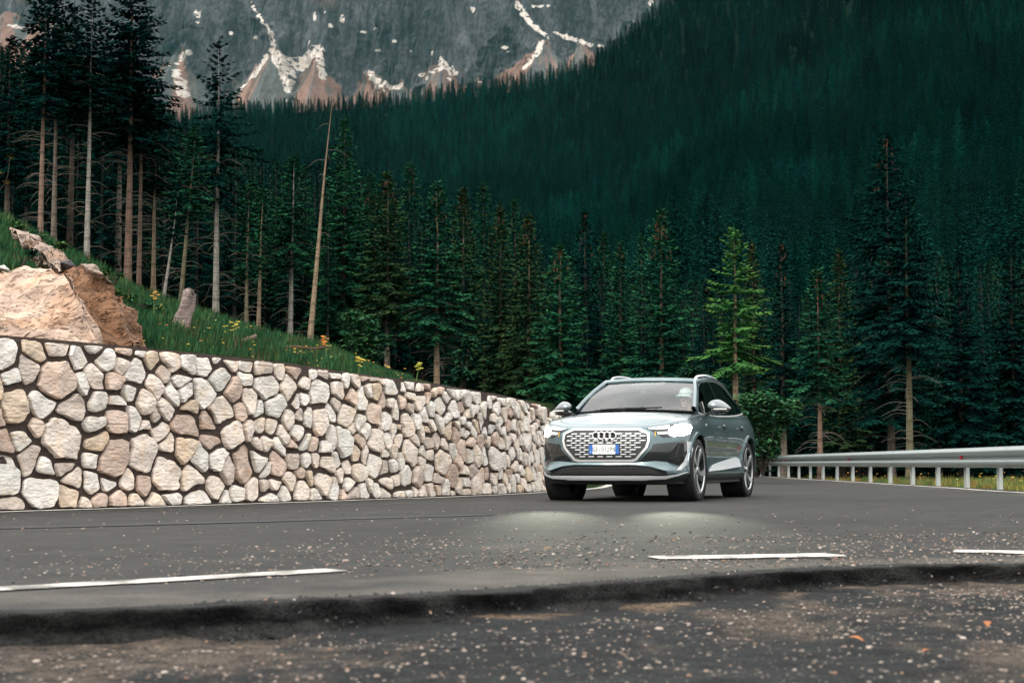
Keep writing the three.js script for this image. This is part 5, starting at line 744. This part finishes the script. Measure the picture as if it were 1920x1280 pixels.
// ---------------------------------------------------------------- bushes, grass, flowers
function leafy(blobs, n, size, seed, cols) { const r = rng(seed), K = new Kites(); for (let i = 0; i < n; i++) { const b = blobs[Math.floor(r() * blobs.length)], u = r() * 2 - 1, a = r() * 6.283, q = Math.pow(r(), 0.4), s = Math.sqrt(1 - u * u), p = [b[0] + Math.cos(a) * s * b[3] * q, b[1] + u * b[3] * 0.75 * q, b[2] + Math.sin(a) * s * b[3] * q], t = r() * 6.283, l = size * mix(0.6, 1.3, r()), dy = (r() - 0.65) * l; const c = cols[Math.floor(r() * cols.length)].map((x) => x * mix(0.7, 1.25, r())); K.kite(p, [p[0] + Math.cos(t) * l, p[1] + dy, p[2] + Math.sin(t) * l], [-Math.sin(t), 0, Math.cos(t)], l * 0.28, 1, c, 0.2); } return K.build(); }
function bush(label, px, py, d, blobsPx, n, size, cols, name = 'bush', category = 'bush') {
  const o = at(px, py, d); o.y = Math.max(o.y, -0.1); const t = thing(name, label, category, [o.x, o.y, o.z]), r = rng(px);
  const blobs = blobsPx.map(([x, y, rad]) => { const q = at(x, y, d).sub(o); return [q.x, q.y, (r() - 0.5) * 0.8, (rad / FPX) * d]; });
  part('foliage', leafy(blobs, n, size, px + 1, cols), needles, t);
  part('stem', mergeGeometries(blobs.map((b) => tube([V(0, -0.15, 0), V(b[0] * 0.5, b[1] * 0.45, b[2] * 0.4), V(b[0], b[1], b[2])], (q) => 0.022 * (1 - 0.6 * q), 5))), B_.brown, t);
}
const G1 = [[0.035, 0.11, 0.05], [0.06, 0.15, 0.058], [0.025, 0.078, 0.04]], GD = [[0.014, 0.045, 0.028], [0.022, 0.07, 0.036]], GY = [[0.11, 0.14, 0.03], [0.06, 0.11, 0.03]];
bush('broad light green leafy bush right behind the rear of the car', 1430, 880, 38, [[1395, 760, 34], [1428, 752, 34], [1458, 765, 30], [1480, 778, 26], [1405, 800, 34], [1440, 812, 36], [1490, 758, 20], [1418, 772, 30], [1405, 835, 26], [1440, 842, 26]], 5200, 0.14, G1);
bush('dark leafy bush left of the bright larch, half hidden by the car roof', 1330, 880, 42, [[1330, 735, 34], [1305, 755, 30], [1350, 768, 34], [1300, 700, 26]], 2600, 0.14, GD);
bush('yellow green saplings at the crest beyond the pale boulder', 105, 470, 24, [[60, 440, 14], [85, 462, 14], [110, 480, 16], [125, 462, 10], [35, 425, 14]], 700, 0.075, [...GY, ...G1]);
bush('small green shrub with yellow leaves at the top of the rusty boulder', 205, 540, 21, [[195, 505, 10], [205, 530, 12], [215, 545, 9], [226, 515, 7]], 420, 0.06, [...GY, ...G1]);
bush('green weeds overhanging the pale boulder at the left edge', 20, 520, 17.2, [[10, 515, 16], [35, 508, 10], [-15, 525, 16], [52, 470, 10]], 650, 0.06, GD);
bush('tuft of tall weeds on the crest between stump and boulders', 240, 570, 26, [[230, 556, 12], [255, 562, 12], [275, 572, 10], [215, 548, 10], [296, 578, 9]], 620, 0.07, [...G1, ...GY]);
bush('leafy young shoots at the foot of the tan trunk behind the wall', 862, 740, 40, [[862, 668, 22], [866, 700, 22], [880, 640, 14], [850, 720, 18]], 1100, 0.13, GD);
bush('leafy shrub filling the gap below the brown trunk', 690, 700, 50, [[672, 640, 30], [700, 660, 28], [690, 610, 26], [660, 600, 26], [716, 640, 20]], 2300, 0.17, G1);
const grassTuft = (() => { const r = rng(3), K = new Kites(); for (let i = 0; i < 16; i++) { const a = r() * 6.28, l = mix(0.5, 1, r()), x = (r() - 0.5) * 0.5, z = (r() - 0.5) * 0.5, c = mix(0.7, 1.25, r()); K.kite([x, 0, z], [x + Math.cos(a) * 0.32 * l, l, z + Math.sin(a) * 0.32 * l], [-Math.sin(a), 0, Math.cos(a)], 0.028, 1, [c, c, c], 0); } return K.build(); })();
{
  const r = rng(8), L = [], gcol = [[0.026, 0.075, 0.03], [0.018, 0.056, 0.028], [0.05, 0.078, 0.028], [0.012, 0.042, 0.022], [0.085, 0.065, 0.03]];
  for (let i = 0; i < 15000; i++) { const px = mix(-140, 770, r()), d = mix(wallDepth(px) + 0.85, 47, Math.pow(r(), 1.7)), x = ((px - 960) * cP / FPX) * d; if (px < 245 && d < 20.5 && px > -20) continue; const red = fbm(x * 0.3, -d * 0.3, 4, 3) > 0.2 && d > 34; if (red && r() < 0.8) continue; const s = mix(0.12, 0.36, r() * r() + 0.1 * r()) * (d > 30 ? 1.2 : 1) * (1 - 0.6 * smooth(560, 760, px)); L.push({ p: V(x, land(px, d) - 0.02, -d), ry: r() * 6.28, s: V(s * 1.1, s, s * 1.1), c: lin(...gcol[Math.floor(r() * r() * 5.99) % 5]).multiplyScalar(mix(0.7, 1.3, r())) }); }
  stuff('grass', grassTuft, needles, L, 'green grass and weeds growing on the bank above the wall', 'grass');
  const M = [], mcol = [[0.10, 0.17, 0.05], [0.21, 0.19, 0.05], [0.06, 0.13, 0.045], [0.22, 0.12, 0.05]];
  for (let i = 0; i < 15000; i++) { const d = mix(24, 82, r()), px = mix(1395, 2050, r()), x = ((px - 960) * cP / FPX) * d, e = table([[20, 8.3], [27.8, 8.4], [44, 8.85], [62, 9.3], [82, 9.6]])(d); if (x < e) continue; const s = mix(0.10, 0.34, r() * r()); M.push({ p: V(x, land(px, d) - 0.03, -d), ry: r() * 6.28, s, c: lin(...mcol[Math.floor(r() * 4)]).multiplyScalar(mix(0.6, 1.3, r())) }); }
  stuff('grass', grassTuft, needles, M, 'yellowish and green grass on the verge behind the guardrail', 'grass');
  const blossom = mergeGeometries([0, 1, 2, 3, 4].map((k) => new THREE.ConeGeometry(0.4, 0.3, 5, 1, true).translate(0.45 * Math.cos(k * 1.26), 0, 0.45 * Math.sin(k * 1.26)))), fl = [];
  for (let i = 0; i < 170; i++) { const left = r() < 0.62, px = left ? mix(215, 760, r()) : mix(1400, 1960, r()), d = left ? mix(wallDepth(px) + 0.6, 38, r() * r()) : mix(28, 56, r()), x = ((px - 960) * cP / FPX) * d; if (!left && x < 8.9) continue; fl.push({ p: V(x, land(px, d) + mix(0.12, 0.36, r()), -d), ry: r() * 6, s: mix(0.014, 0.028, r()) * (left ? 1 : 1.4), c: lin(...[[0.62, 0.42, 0.03], [0.6, 0.3, 0.03], [0.62, 0.5, 0.12], [0.45, 0.12, 0.05]][Math.floor(r() * 3.4)]) }); }
  stuff('wildflowers', blossom, std(0xffffff, 0.8, { side: THREE.DoubleSide }), fl, 'yellow and orange wildflowers dotted through the grass', 'flowers');
  // single tall flowers
  const stalk = (label, px, base, top, d, n, col, w) => { const b = at(px, base, d), h = at(px + w, top, d).sub(b), t = thing('wildflower', label, 'flower', [b.x, b.y, b.z]); part('stalk', tube([V(0, -0.1, 0), h.clone().multiplyScalar(0.5), h], (q) => 0.012 * (1 - 0.5 * q), 5), std(lin(0.06, 0.11, 0.03), 0.9), t); const q = rng(px), g = []; for (let i = 0; i < n; i++) { const f = mix(0.55, 1, i / n); g.push(blossom.clone().scale(0.04, 0.04, 0.04).translate(h.x * f + (q() - 0.5) * 0.1, h.y * f, (q() - 0.5) * 0.1)); } part('blossoms', mergeGeometries(g), std(lin(...col), 0.8, { side: THREE.DoubleSide }), t); };
  stalk('tall yellow spike of flowers standing behind the middle of the wall', 779, 712, 678, 26, 14, [0.42, 0.40, 0.05], 10);
  stalk('tall orange wildflower beside the foot of the bare leaning pole', 611, 668, 628, 24, 9, [0.65, 0.25, 0.03], 0);
  stalk('yellow wildflower at the right foot of the silvery white trunk', 437, 640, 600, 24, 8, [0.45, 0.38, 0.05], 4);
  stalk('orange wildflower on the bank left of the broken stump', 288, 580, 544, 24, 6, [0.6, 0.28, 0.05], 2);
  stalk('yellow flower low in the grass at the right end of the bank', 672, 690, 668, 22, 7, [0.6, 0.4, 0.04], 6);
  // a birch spray with yellow leaves reaching in at the left edge
  const o = at(-20, 455, 23), t = thing('birch_sapling', 'birch sapling with a few yellow leaves at the left edge', 'sapling', [o.x, o.y, o.z]), pts = [[-20, 380], [10, 342], [18, 295]].map(([x, y]) => at(x, y, 23).sub(o));
  part('trunk', tube([V(0, -0.2, 0), ...pts], (q) => 0.012 * (1 - 0.6 * q), 5), B_.brown, t);
  part('leaves', leafy([[...pts[1].toArray(), 0.05], [...pts[2].toArray(), 0.06], [pts[0].x + 0.12, pts[0].y + 0.42, 0, 0.04]], 26, 0.05, 4, [[0.5, 0.3, 0.03], [0.4, 0.28, 0.04]]), needles, t);
}
scene.traverse((o) => { if (o.isMesh) { o.castShadow = true; o.receiveShadow = true; } });
scene.updateMatrixWorld(true);
renderer.render(scene, camera);
